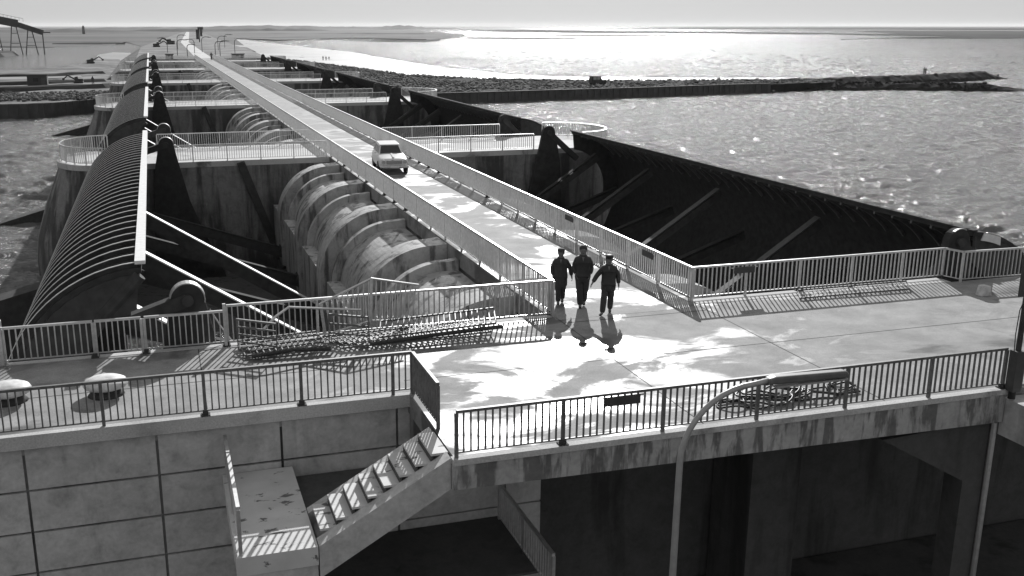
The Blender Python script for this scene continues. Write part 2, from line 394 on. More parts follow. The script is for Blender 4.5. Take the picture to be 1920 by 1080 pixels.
while len(sp) < 8000:
    x, y = rnd.uniform(29, 172), rnd.uniform(205, 470)
    if inside(x, y, RB): sp.append((x, y, -5.5 + rnd.uniform(-.2, .15), rnd.uniform(.2, .5)))
rocks('rubble_stones', sp, M['stone'])

# the forked rubble mole running out to sea
def mound(name, line, wtop, wbase, ztop, mat, seed):
    b = MB(); V = []; L = []
    for (x0, y0), (x1, y1) in zip(line[:-1], line[1:]):
        n = max(2, int(math.hypot(x1 - x0, y1 - y0) / 1.5))
        for i in range(n): L.append((x0 + (x1 - x0) * i / n, y0 + (y1 - y0) * i / n, x1 - x0, y1 - y0))
    m = len(L); K = 9
    for i, (x, y, dx, dy) in enumerate(L):
        l = math.hypot(dx, dy); nx, ny = -dy / l, dx / l
        e = min(1, (m - 1 - i) / 10)
        for k in range(K):
            u = k / (K - 1) * 2 - 1; a = abs(u)
            wd = wbase if a > .99 else wtop + (wbase - wtop) * max(0, (a - .4) / .6)
            z = WZ - 1 if a > .99 else (ztop - (ztop - WZ) * max(0, (a - .4) / .6) ** 1.2) * e + (1 - e) * (WZ - .6)
            q = Vector((x * .5, y * .5, seed + k)); j = mnoise.noise(q)
            V.append((x + nx * wd * u + j * .7, y + ny * wd * u + mnoise.noise(q * 1.7) * .7, z + j * .45))
    F = [(i * K + k, (i + 1) * K + k, (i + 1) * K + k + 1, i * K + k + 1) for i in range(m - 1) for k in range(K - 1)]
    b.add(V, F); return tag(obj(name, b, mat), kind='structure')
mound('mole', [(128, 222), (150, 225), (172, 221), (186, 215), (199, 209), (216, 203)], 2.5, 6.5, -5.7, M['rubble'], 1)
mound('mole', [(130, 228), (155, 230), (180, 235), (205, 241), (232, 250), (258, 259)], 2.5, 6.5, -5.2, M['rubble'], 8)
sp = []
for line in ([(142, 224), (172, 221), (186, 215), (199, 207)], [(150, 230), (180, 235), (205, 241), (238, 252)]):
    for (x0, y0), (x1, y1) in zip(line[:-1], line[1:]):
        for i in range(150):
            t0 = rnd.random(); o = rnd.gauss(0, 2.4)
            sp.append((x0 + (x1 - x0) * t0 + rnd.gauss(0, .6), y0 + (y1 - y0) * t0 + o, -5.5 - abs(o) * .36, rnd.uniform(.2, .48)))
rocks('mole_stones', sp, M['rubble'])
sp = [(rnd.gauss(x, 2.0), rnd.gauss(y, .8), WZ + .05, rnd.uniform(.2, .5)) for x, y, n in ((118, 303, 30), (135, 289, 40), (150, 281, 25), (168, 271, 26), (100, 318, 12), (126, 296, 12), (193, 256, 10)) for _ in range(n)]
rocks('shore_stones', sp, M['rubble'])

# left bank: piled quay face, rubble, working yard
LB = [(-90, 195), (-34, 195), (-26, 195), (-19, 194.5), (-11, 203), (-4, 208), (-5, 290), (-13, 455), (-19, 457), (-24, 414), (-32, 364), (-46, 354), (-90, 344)]
landform('river_bank', LB, -5.1, M['dike'], 3, .5, .06, .3)
b = MB()
for (xa, ya), (xb, yb) in zip([(-90, 194.4), (-34, 194.4), (-19, 193.9), (-10.5, 202.6)], [(-34, 194.4), (-19, 193.9), (-10.5, 202.6), (-4, 207.6)]):
    n = max(1, int(math.hypot(xb - xa, yb - ya) / .8))
    for i in range(n):
        t0, t1 = i / n, (i + 1) / n; o = .2 * (i % 2)
        b.bar((xa + (xb - xa) * t0, ya + (yb - ya) * t0 + o, -6.6), (xa + (xb - xa) * t1, ya + (yb - ya) * t1 + o, -6.6), .3, 3.4)
tag(obj('sheet_pile_wall', b, M['sheet']), 'dark piled quay face of the river bank beyond the raised gates', 'wall')
sp = [(rnd.uniform(-60, -6), rnd.uniform(204, 226), -5.0 + rnd.uniform(-.2, .3), rnd.uniform(.2, .45)) for _ in range(2600)]
rocks('bank_stones', sp, M['stone'])
landform('earth_ridge', [(-60, 232), (-30, 233), (-11, 243), (-9, 247), (-30, 239), (-60, 238)], -4.3, M['mud'], 2, .4, .2, 2.0, -5.6)
landform('earth_ridge', [(-60, 258), (-26, 261), (-12, 272), (-12, 275), (-26, 266), (-60, 263)], -4.5, M['mud'], 2, .5, .2, 1.5, -5.6)
landform('earth_ridge', [(-60, 300), (-30, 302), (-14, 318), (-15, 322), (-30, 309), (-60, 306)], -4.6, M['mud'], 2, .4, .2, 1.5, -5.6)
landform('sand_bar', [(-60, 286), (-32, 284), (-18, 292), (-19, 299), (-34, 296), (-60, 297)], -4.85, M['sand'], 1, .15, .1, 1.0, -5.6)
landform('sand_bar', [(-60, 242), (-30, 243), (-11, 252), (-12, 258), (-30, 253), (-60, 252)], -4.8, M['sand'], 1, .15, .1, 1.0, -5.6)
landform('river_island', [(-117, 679), (-95, 556), (-75, 583), (-71, 605), (-80, 670)], -5.4, M['dune'], 2, .8, .06, 4)
landform('river_island', [(-26, 520), (-14, 500), (-9, 560), (-12, 640), (-22, 660), (-28, 600)], -7.2, M['sand'], 1, .2, .05, 2)
landform('river_island', [(-78, 980), (-29, 1020), (-22, 960), (-40, 935), (-80, 945)], -6.4, M['mud'], 1, .3, .05, 2)

# ------------------------------------------------------------------ river wedges (guide walls running out between the piers)
def guide_wall(xa, xb, y, za, zb, label):
    b = MB(); b.prism([(xa, WZ - 1), (xb, WZ - 1), (xb, zb), (xa, za)], y, y + 1.4)
    t = thing('guide_wall', label, 'wall', group='river guide walls'); obj('wall', b, M['steel_black'], t); return t
guide_wall(-13.6, -6, 89, WZ + .05, -5.4, 'dark sloping guide wall in the river behind the second pier')
guide_wall(-15.6, -6, 161.5, WZ + .05, -5.0, 'dark sloping guide wall in the river behind the third pier')
guide_wall(-8.2, -2, 45, -3.2, -1.6, 'dark sloping guide wall in the river behind the nearest gate')

# ------------------------------------------------------------------ sluice gates
GC = (-.55, -2.05); GR = 4.0
def gate_profile(r, n=18, a0=92.5, a1=190):
    P = []
    for i in range(n + 1):
        a = R(a0 + (a1 - a0) * i / n); P.append((GC[0] + r * math.cos(a), GC[1] + r * math.sin(a)))
    return P
MX = 26.98
def gx(p, side): return p if side < 0 else (MX - p[0], p[1] - .7)
ARCH_Y = [29.5, 37.75, 46.4, 54.5, 62.3]
gate_mesh = {}
def build_gate_meshes(side):
    L = YN[1] - .7 - (YF[0] + 1.75)
    d = {}
    o = gate_profile(GR) + [(-2.6, -7.4)]; i_ = gate_profile(GR - .16) + [(-2.42, -7.4)]
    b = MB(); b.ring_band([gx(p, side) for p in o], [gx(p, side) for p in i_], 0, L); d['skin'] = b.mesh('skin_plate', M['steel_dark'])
    b = MB(); x, z = gx((-.72, GC[1] + GR), side); b.box(x - .1, x + .12, -.05, L + .05, z + .002, z + .07) if side > 0 else b.box(x - .16, x + .12, -.05, L + .05, z + .1, z + .2); d['flange'] = b.mesh('top_flange', M['white_sunlit'] if side < 0 else M['steel_dark'])  # river side: the sunlit top is put into the flange's white
    b = MB()
    if side < 0:
        b.ring_band(gate_profile(GR + .13, 18, 94, 189), gate_profile(GR + .004, 18, 94, 189), -.035, .035); d['rib'] = b.mesh('rib', M['steel_dark'])
        b = MB(); b.ring_band(gate_profile(GR + .15, 18, 94, 189), gate_profile(GR + .131, 18, 94, 189), -.032, .032); d['cap'] = b.mesh('rib_cap', M['rib'])  # pale cap on a dark web: the lit edge is in the colour
    else:
        ii = [gx(p, side) for p in gate_profile(GR - .17, 10, 95, 140)]; i2 = [gx(p, side) for p in gate_profile(GR - .30, 10, 95, 140)]
        b.ring_band(ii, i2, -.05, .05); d['rib'] = b.mesh('stiffener', M['dull'])
    b = MB(); b.ring_band([gx(p, side) for p in gate_profile(GR - .165, 14, 94, 200)], [gx(p, side) for p in gate_profile(GR - 1.25, 14, 98, 196)], 0, .12); d['end'] = b.mesh('end_plate', M['steel_black'])
    def arm(a, c, top, bright=True):
        a = gx(a, side); c = gx(c, side); b1 = MB(); b1.bar((a[0], 0, a[1]), (c[0], 0, c[1]), .34 if side < 0 else .26, .55 if side < 0 else .4)
        b2 = MB(); u = (Vector((c[0], c[1])) - Vector((a[0], a[1]))).normalized(); n = Vector((-u.y, u.x)); n = n if n.y > 0 else -n
        b2.bar((a[0] + n.x * .31, 0, a[1] + n.y * .31), (c[0] + n.x * .31, 0, c[1] + n.y * .31), .4, .05)
        return b1.mesh('arm', M['steel_black']), b2.mesh('arm_flange', M['white_sunlit'] if top and side < 0 and bright else M['dull_beam'] if top else M['steel_dark'])  # sunlit flange tops put into the colour, white on the river side
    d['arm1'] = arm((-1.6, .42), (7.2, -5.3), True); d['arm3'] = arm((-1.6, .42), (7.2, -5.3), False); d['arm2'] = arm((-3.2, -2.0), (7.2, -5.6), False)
    b = MB(); p = gx((7.3, -5.4), side); b.tube([(p[0], -.45, p[1]), (p[0], .45, p[1])], .55, 14); d['hub'] = b.mesh('trunnion_hub', M['steel_black'])
    b = MB(); b.tube([(-.78, .1, 1.72), (-1.9, .1, .55), (-3.3, .1, -1.6)], .2, 10); d['beam'] = b.mesh('end_beam', M['steel_black'])
    d['L'] = L
    # row of bolts along the crest
    b = MB(); x, z = gx((-.72, GC[1] + GR), side)
    k = 0.3
    while k < L: b.box(x - .05, x + .05, k - .04, k + .04, z + .071, z + .09); k += .8
    d['bolts'] = b.mesh('crest_bolts', M['steel_black'])
    return d
for side in (-1, 1):
    d = build_gate_meshes(side)
    nm = 'river' if side < 0 else 'sea'
    for k in range(5):
        y0 = YF[k] + 1.75
        lab = ('raised dark river-side sluice gate with pale curved ribs, ' if side < 0 else 'dark sea-side sluice gate seen from its shaded hollow side, ') + \
              ['closest to the platform', 'beyond the second pier', 'beyond the third pier', 'beyond the fourth pier', 'beyond the fifth pier'][k]
        t = thing('sluice_gate', lab, 'sluice gate', (0, y0, 0), 0, f'{nm}-side sluice gates')
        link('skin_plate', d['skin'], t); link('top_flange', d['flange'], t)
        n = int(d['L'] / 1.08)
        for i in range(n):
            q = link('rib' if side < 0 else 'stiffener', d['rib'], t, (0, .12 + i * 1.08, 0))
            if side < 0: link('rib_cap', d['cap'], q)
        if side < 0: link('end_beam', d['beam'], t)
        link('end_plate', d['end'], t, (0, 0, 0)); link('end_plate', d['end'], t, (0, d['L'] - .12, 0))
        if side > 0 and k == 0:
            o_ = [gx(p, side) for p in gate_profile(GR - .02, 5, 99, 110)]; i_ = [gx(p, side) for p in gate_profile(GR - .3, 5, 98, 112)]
            pb = MB(); pb.ring_band(o_, i_, -.06, -.003); obj('sunlit_end_patch', pb, M['white_sunlit'], t)  # white plate added for the sunlit face of the gate end
        if side > 0: tag(link('crest_bolts', d['bolts'], t), kind='stuff')
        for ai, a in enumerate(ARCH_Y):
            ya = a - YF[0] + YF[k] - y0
            for an in ('arm1' if ai < 3 else 'arm3', 'arm2'):  # near arms take the brighter flange, far ones a shaded tone in the colour
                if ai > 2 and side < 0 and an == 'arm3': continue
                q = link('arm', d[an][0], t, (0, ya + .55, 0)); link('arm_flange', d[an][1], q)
            link('trunnion_hub', d['hub'], t, (0, ya + .55, 0))

# ------------------------------------------------------------------ lifting levers against each pier face
def lever_mesh(side):
    f = (lambda x: x) if side < 0 else (lambda x: 26.45 - x)
    P = []
    for i in range(13):
        a = R(180 - i * 15); P.append((f(.43 + .44 * math.cos(a)), 1.22 + .44 * math.sin(a)))
    P += [(f(1.12), 0), (f(1.65), -2.4), (f(2.4), -4.4), (f(4.2), -9), (f(-.9), -9), (f(-.45), -1), (f(-.28), 0)]
    b = MB(); b.prism(P, -.16, .16); bodym = b.mesh('lever_arm', M['steel_dark'])
    b = MB()
    out = []; inn = []
    for i in range(15):
        a = R(170 - i * 13); out.append((f(.43 + .475 * math.cos(a)), 1.22 + .475 * math.sin(a))); inn.append((f(.43 + .445 * math.cos(a)), 1.22 + .445 * math.sin(a)))
    b.ring_band(out, inn, -.18, .18) if side < 0 else b.ring_band(out[4:10], inn[4:10], -.19, -.08); capm = b.mesh('sunlit_edge_strip', M['lamp'])  # pale strip carries the lever head's sunlit edge in its colour
    b = MB(); e = (-1.0, .75) if side < 0 else (28.2, -.7)
    b.bar((f(.43), -.0, 1.22), (e[0], 0, e[1]), .4, .36); rod = b.mesh('link_rod', M['steel_black'])
    b = MB(); b.tube([(f(.43), -.3, 1.22), (f(.43), .3, 1.22)], .16, 12); pin = b.mesh('pin', M['steel_black'])
    return bodym, capm, rod, pin
for side in (-1, 1):
    ms = lever_mesh(side)
    for k in range(6):
        for face in (0, 1):
            if (k == 0 and face == 0) or (k == 5 and face == 1): continue
            y = YN[k] - .55 if face == 0 else YF[k] + .75
            t = thing('gate_lever', f"tall dark round-headed lifting lever on the {'river' if side < 0 else 'sea'} side, at the {'front' if face == 0 else 'back'} of the {['platform', 'second pier', 'third pier', 'fourth pier', 'fifth pier', 'farthest pier'][k]}", 'lever', (0, y, 0), 0, 'gate lifting levers')
            for n_, me in zip(('lever_arm', 'sunlit_edge_strip', 'link_rod', 'pin'), ms):
                if n_ != 'sunlit_edge_strip' or side < 0 or k == 0: link(n_, me, t)

# ------------------------------------------------------------------ bridge girders with their arched trunnion buttresses
def fx(x, s): return x if s < 0 else 2 * XC - x
ACX, ACZ = 10.1, -3.28
def arch_poly(s, r, top_x, zbot, thick):
    P = [(fx(top_x, s), ACZ + r + .05)]
    for i in range(27):
        a = R(88 + i * 92 / 26); P.append((fx(ACX + r * math.cos(a), s), ACZ + r * math.sin(a)))
    P += [(fx(ACX - r, s), zbot), (fx(ACX - r + thick + .9, s), zbot - 1)]
    for i in range(15):
        a = R(180 - i * 90 / 14); rr = r - thick; P.append((fx(ACX + rr * math.cos(a), s), ACZ + rr * math.sin(a)))
    P += [(fx(top_x, s), ACZ + r - thick)]
    return P
girder = {}
for s in (-1, 1):
    b = MB(); b.prism(arch_poly(s, 3.2, 10.72, -6.2, 1.3), 0, 1.4); girder['arch', s] = b.mesh('buttress_arch', M['arch'])
    b = MB(); b.prism(arch_poly(s, 2.93, 10.68, -6.0, 1.1), -1.75, -1.35); b.prism(arch_poly(s, 2.2, 10.67, -6.0, .7), -1.349, -.003); girder['ledge', s] = b.mesh('ledge_arch', M['arch'])
    # curved shell between two buttresses
    prof = [(fx(10.66, s), ACZ + 2.58)] + [(fx(ACX + 2.58 * math.cos(R(90 + i * 4.5)), s), ACZ + 2.58 * math.sin(R(90 + i * 4.5))) for i in range(0, 21)] + [(fx(7.52, s), -6.0), (fx(9, s), -7), (fx(10.66, s), -4)]
    b = MB(); b.prism(prof, 0, 1); girder['shell', s] = b.mesh('shell_slab', M['arch'])
    b = MB(); b.box(min(fx(6.92, s), fx(7.72, s)), max(fx(6.92, s), fx(7.72, s)), 0, 1, -6.1, -3.0); girder['plinth', s] = b.mesh('plinth', M['arch'])
for k in range(6):
    y0 = YF[k] + .02; y1 = YN[k + 1] - .02 if k < 5 else 282
    t = thing('bridge_girder', ['road bridge girder with arched concrete buttresses nearest the platform', 'road bridge girder between the second and third piers', 'road bridge girder between the third and fourth piers', 'road bridge girder between the fourth and fifth piers', 'road bridge girder between the fifth and farthest piers', 'short road bridge span landing on the dam'][k], 'bridge girder', (0, y0, 0), 0, 'bridge girders in a row')
    L = y1 - y0
    b = MB(); b.box(X0 - .12, X1 + .12, 0, L, -.62, -.004); obj('deck_slab', b, M['road'], t)
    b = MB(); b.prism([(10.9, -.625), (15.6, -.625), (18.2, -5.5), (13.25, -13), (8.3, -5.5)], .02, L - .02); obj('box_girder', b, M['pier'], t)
    if k == 5: continue
    ys = [a - YF[0] for a in ARCH_Y]
    for s in (-1, 1):
        for i, ya in enumerate(ys):
            link('buttress_arch', girder['arch', s], t, (0, ya, 0)); link('ledge_arch', girder['ledge', s], t, (0, ya, 0))
        edges = [(0.03, ys[0] - 1.76)] + [(ys[i] + 1.403, ys[i + 1] - 1.753) for i in range(len(ys) - 1)] + [(ys[-1] + 1.403, L - .03)]
        for a, c in edges:
            if c - a < .2: continue
            o = link('shell_slab', girder['shell', s], t, (0, a, 0)); o.scale = (1, c - a, 1)
            o = link('plinth', girder['plinth', s], t, (0, a + .002, 0)); o.scale = (1, c - a - .004, 1)
b = MB(); b.box(X0 - .02, X1 + .02, YF[0] - .3, 282, -.003, .004)
road = tag(obj('road', b, M['road']), kind='structure')
b = MB(); V = [(11.2, 282, .0), (15.4, 282, .0), (19, 560, .0), (15, 560, .0)]; b.add(V, [(0, 1, 2, 3)]); b.add([(15, 560, 0), (19, 560, 0), (52, 1480, 0), (48, 1480, 0)], [(0, 1, 2, 3)])
tag(obj('road', b, M['pier_top']), kind='structure')

# ------------------------------------------------------------------ piers
def nose(xc, yc, ry, rx, sgn, n=14):
    return [(xc + sgn * rx * math.sin(math.pi * i / n), yc - ry * math.cos(math.pi * i / n)) for i in range(n + 1)]
def pier(k):
    ya, yb = YN[k], YF[k]; yc = (ya + yb) / 2; ry = (yb - ya) / 2
    t = thing('pier', ['', 'second concrete pier with pale deck strips on both sides of the road', 'third concrete pier, crossing the road behind the white car', 'fourth concrete pier counted from the platform', 'fifth concrete pier, half hidden by the raised gates', 'farthest concrete pier before the dam'][k], 'pier', (0, 0, 0), 0, 'sluice piers')
    # body: plan outline lofted from the deck down, the noses swelling towards the water
    def outline(swell):
        l = nose(-3.6 , yc, ry, 2.7 + swell, -1); r = nose(28.6, yc, ry, 3.6 + swell, 1)
        return r + list(reversed(l))
    b = MB(); rings = [(-.36, 0.0), (-1.5, .45), (-3, 1.1), (-5, 1.75), (-6.6, 1.95), (WZ - 1.5, 1.9)]
    n = len(outline(0)); V = []
    for z, s_ in rings: V += [(x, y, z) for x, y in outline(s_)]
    F = [(i * n + j, i * n + (j + 1) % n, (i + 1) * n + (j + 1) % n, (i + 1) * n + j) for i in range(len(rings) - 1) for j in range(n)] + [tuple(range(n))]
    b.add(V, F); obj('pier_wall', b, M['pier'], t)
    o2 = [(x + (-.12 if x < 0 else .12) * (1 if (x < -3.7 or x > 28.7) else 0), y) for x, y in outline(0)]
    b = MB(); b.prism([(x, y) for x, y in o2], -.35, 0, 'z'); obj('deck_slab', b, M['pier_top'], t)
    b = MB(); b.bar((4.95, ya - .16, -.1), (7.2, ya - .16, -6.6), .3, .5); obj('wall_shadow_bar', b, M['steel_black'], t)  # dark bar standing in for a diagonal shadow across the pier face
    return t
for k in range(1, 6): pier(k)

# ------------------------------------------------------------------ railings
bar_cache = {}
def railing(pts, label, group='galvanised bar railings', mat='galv', h=1.05, z0=0.0, spacing=.153, post=2.3, single=True, feet=True, name='bar_railing', zpts=None, barmat=None, postw=.07):
    p0 = pts[0]; t = thing(name, label, 'railing', (p0[0], p0[1], z0), 0, group)
    mt = M[mat]; bm_ = M[barmat or mat]
    zz = zpts or [0] * len(pts)
    loc = [(p[0] - p0[0], p[1] - p0[1]) for p in pts]
    key = (round(h, 2), barmat or mat)
    if key not in bar_cache:
        bb = MB().box(-.015, .015, -.021, .021, .12, h - .03); bp = MB().box(-postw / 2, postw / 2, -.035, .035, .0, h - .031)
        bf = MB().box(-.1, .1, -.1, .1, 0, .035); bf.box(-.06, .06, -.06, .06, .035, .12)
        bar_cache[key] = (bb.mesh('baluster', bm_), bp.mesh('post', mt), bf.mesh('post_foot', M['steel_black']))
    mb, mp, mf = bar_cache[key]
    stuff = MB()
    for (xa, ya), (xb, yb), za, zb in zip(loc[:-1], loc[1:], zz[:-1], zz[1:]):
        L = math.hypot(xb - xa, yb - ya); ang = math.atan2(yb - ya, xb - xa)
        b = MB(); b.bar((xa, ya, za + h), (xb, yb, zb + h), .075, .06); obj('top_rail', b, mt, t)
        b = MB(); b.bar((xa, ya, za + .12), (xb, yb, zb + .12), .035, .03); obj('bottom_rail', b, mt, t)
        npost = max(1, round(L / post)); n = max(1, round(L / spacing)); per = max(1, round(n / npost))
        for i in range(n + 1):
            u = i / n; x, y, z = xa + (xb - xa) * u, ya + (yb - ya) * u, za + (zb - za) * u
            if i % per == 0 or i == n:
                if i == n and (xb, yb) != loc[-1]: continue
                if i % per == 0 and n - i < per / 2 and i != n: pass
                link('post', mp, t, (x, y, z), ang)
                if feet and rnd.random() < .35: link('post_foot', mf, t, (x, y, z), ang)
            elif single: link('baluster', mb, t, (x, y, z), 0, (rnd.gauss(0, .003), rnd.gauss(0, .003), ang))
            else:
                c, s_ = math.cos(ang), math.sin(ang)
                V = [(x + c * px - s_ * py, y + s_ * px + c * py, z + pz) for px, py, pz in ((-.015, -.021, .12), (.015, -.021, .12), (.015, .021, .12), (-.015, .021, .12), (-.015, -.021, h - .03), (.015, -.021, h - .03), (.015, .021, h - .03), (-.015, .021, h - .03))]
                stuff.add(V, [(0, 1, 5, 4), (1, 2, 6, 5), (2, 3, 7, 6), (3, 0, 4, 7)])
    if stuff.v: tag(obj('balusters', stuff, bm_, t), kind='stuff')
    return t

# road railings, one run to each opening
for side, x in ((0, X0), (1, X1)):
    sd = 'river' if side == 0 else 'sea'
    for k in range(6):
        ya = YF[k] + .25; yb = (YN[k + 1] if k < 5 else 282) - .1
        if k == 0: ya = 27.0
        if k > 0: ya = YN[k] + .15 + (3.4 if side == 1 else .0)
        if side == 1 and k < 5: yb = YN[k + 1] + 3.4
        railing([(x, ya), (x, yb)], f"grey bar railing along the {sd} edge of the road, " + ['run starting at the platform', 'run starting at the second pier', 'run starting at the third pier', 'run starting at the fourth pier', 'run starting at the fifth pier', 'last run before the dam'][k],
                'railings along the road', h=1.08, single=(k == 0), feet=(k == 0), spacing=.153 if k < 2 else .2)
# railings on the piers
pn = ['', 'second', 'third', 'fourth', 'fifth', 'farthest']
for k in range(1, 6):
    for e, y in (('front', YN[k] + .14), ('back', YF[k] - .6)):
        railing([(-.1, y), (X0 - .3, y)], f'pale bar railing across the {e} edge of the {pn[k]} pier on the river side', 'railings across the piers', single=(k == 1), feet=False)
        railing([(X1 + .3, y), (25.2, y)], f'pale bar railing across the {e} edge of the {pn[k]} pier on the sea side', 'railings across the piers', single=(k == 1), feet=False)
    yc = (YN[k] + YF[k]) / 2; ry = (YF[k] - YN[k]) / 2 - .15
    railing([(-3.4, YN[k] + .15)] + nose(-3.6, yc, ry, 2.55, -1, 10) + [(-3.4, YF[k] - .15)], f'pale curved railing round the river nose of the {pn[k]} pier', 'curved railings on the pier noses', single=(k == 1), feet=False, post=1.5)
    railing(nose(28.9, yc, ry, 3.2, 1, 10), f'pale curved railing round the sea nose of the {pn[k]} pier', 'curved railings on the pier noses', single=(k == 1), feet=False, post=1.5)

# ------------------------------------------------------------------ the foreground platform
t = thing('concrete_platform', 'broad wet concrete platform in the foreground carrying the walking men', 'platform', (0, 0, 0))
b = MB(); b.prism([(5.2, 17.95), (18.95, 17.95), (30, 17.95), (30, 26.65), (-8, 26.65), (-8, 21.78), (5.2, 21.78)], -.5, 0, 'z'); obj('deck_slab', b, M['deck'], t)
b = MB(); b.box(-8.05, 5.25, 21.6, 21.775, -.30, .012); obj('edge_kerb', b, M['pier_top'], t)
b = MB(); b.box(5.14, 18.93, 17.74, 17.945, -.12, .012); obj('edge_kerb', b, M['pier_top'], t)
b = MB(); b.box(-8.05, 10.8, 26.655, 26.9, -.3, .012); b.box(15.7, 25.3, 26.655, 27.25, -.3, .012); obj('edge_kerb', b, M['pier_top'], t)
b = MB(); b.prism([(5.13, -.124), (18.93, -.124), (18.93, -.84), (5.13, -.66)], 17.78, 18.25); obj('fascia_beam', b, M['fascia'], t)
for y in (19.6, 21.3): b = MB(); b.box(5.2, 18.9, y, y + .35, -1.1, -.503); obj('cross_beam', b, M['pier'], t)
b = MB(); b.box(-8, 8.6, 21.86, 26.6, WZ - 1.5, -.503); obj('abutment', b, M['wall'], t)
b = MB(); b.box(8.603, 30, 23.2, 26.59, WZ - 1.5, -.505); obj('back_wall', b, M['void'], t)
b = MB(); b.add([], []); 
n_ = nose(-8, 24.2, 2.45, 3.2, -1); b.prism(n_, -.5, 0, 'z'); obj('nose_slab', b, M['deck'], t)
b = MB(); b.prism([(x - .3 if x < -8.1 else x, y) for x, y in n_], WZ - 1.5, -.503, 'z'); obj('nose_wall', b, M['pier'], t)
pm = MB().box(0, 2.67, 0, .08, 0, .93).mesh('wall_panel', M['wall'])
for i in range(-3, 6):
    for j in range(7):
        o = link('wall_panel', pm, t, (-3.24 + 2.73 * i, 21.778, -.35 - .985 * j - .958))
        o.scale = (1, 1, 1) if i < 4 else ((1, 1, 1) if i == 4 else (.0001, 1, 1))
        if i >= 4: o.scale = (.35 if i == 4 else 1, 1, 1)
        if i == 5: bpy.data.objects.remove(o)
b = MB(); b.box(-8, 5.15, 21.845, 21.857, -8, -.33); obj('joint_backing', b, M['pier'], t)
b = MB(); b.box(-8, 5.2, 21.779, 21.843, -.32, -.302); obj('panel_head', b, M['wall'], t)
for a_, c_, w_ in (((10.9, 26.0), (15.6, 26.0), .04), ((15.62, 18.0), (15.62, 26.6), .03), ((5.3, 22.6), (30, 22.6), .025), ((10.9, 18.0), (10.9, 26.6), .025), ((-8, 24.0), (5.2, 24.0), .03), ((0.6, 21.8), (0.6, 26.6), .025)):
    b = MB(); d_ = Vector((c_[0] - a_[0], c_[1] - a_[1])).normalized(); n2 = Vector((-d_.y, d_.x)) * w_ / 2
    b.add([(a_[0] - n2.x, a_[1] - n2.y, .004), (c_[0] - n2.x, c_[1] - n2.y, .004), (c_[0] + n2.x, c_[1] + n2.y, .004), (a_[0] + n2.x, a_[1] + n2.y, .004)], [(0, 1, 2, 3)]); obj('slab_joint', b, M['steel_black'], t)
# portal frame at the right
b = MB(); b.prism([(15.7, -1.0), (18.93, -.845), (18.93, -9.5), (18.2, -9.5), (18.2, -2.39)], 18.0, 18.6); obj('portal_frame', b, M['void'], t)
b = MB(); b.tube([(18.86, 17.93, -.9), (18.86, 17.93, -9)], .07, 8); obj('drain_pipe', b, M['galv'], t)
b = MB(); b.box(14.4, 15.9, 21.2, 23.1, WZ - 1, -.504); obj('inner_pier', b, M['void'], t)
# landing beyond the right corner
b = MB(); b.prism([(18.97, 17.0), (30, 14.5), (30, 17.9), (18.97, 17.9)], -1.2, -.25, 'z'); obj('side_landing', b, M['wall'], t)

b = MB(); b.box(7.7, 34, 9, 23.1, -9, -7.2); tag(obj('void_dark_floor', b, M['void']), kind='structure')  # added dark slab, hides the lit water and keeps the void in shade
# stair and its landing
t = thing('concrete_stair', 'concrete stair with kerbed sides climbing from the small landing to the platform', 'stair', (0, 0, 0))
NS = 8; xa, xb, za = 2.5, 5.13, -1.5
for i in range(NS):
    u = i / NS; x = xa + (xb - xa) * u; z = za + (0 - za) * (i + 1) / NS
    b = MB(); b.box(x, x + (xb - xa) / NS + .03, 18.2, 19.3, z - .05, z); obj('step', b, M['silt'], t)
    if i: b = MB(); b.box(x + .004, x + .05, 18.201, 19.299, z - .19, z - .055); obj('riser', b, M['void'], t)  # the riser's shaded side is put into its dark colour
for y, nm in ((17.85, 'stringer'), (19.302, 'stringer')):
    b = MB(); b.prism([(2.42, -1.50), (5.12, .02), (5.12, -.66), (2.42, -2.2)], y, y + .35 if y < 18 else y + .25); obj(nm, b, M['wall'], t)
b = MB(); b.prism([(2.5, -1.75), (5.1, -.25), (5.1, -.55), (2.5, -2.1)], 18.21, 19.29); obj('soffit', b, M['wall'], t)
b = MB(); b.box(.82, 2.40, 17.85, 21.74, -1.9, -1.5); obj('landing_slab', b, M['silt'], t)
b = MB(); b.box(.84, 2.39, 17.88, 18.3, -9, -1.905); obj('landing_wall', b, M['wall'], t)
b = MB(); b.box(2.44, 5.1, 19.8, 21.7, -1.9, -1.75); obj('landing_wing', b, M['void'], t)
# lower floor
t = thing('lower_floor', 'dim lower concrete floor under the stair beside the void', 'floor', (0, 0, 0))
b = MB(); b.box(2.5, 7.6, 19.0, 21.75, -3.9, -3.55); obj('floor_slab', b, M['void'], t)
b = MB(); b.prism([(3.4, 15.5), (4.5, 15.5), (7.6, 18.98), (6.2, 18.98)], -3.9, -3.6, 'z'); obj('floor_beam', b, M['wall'], t)

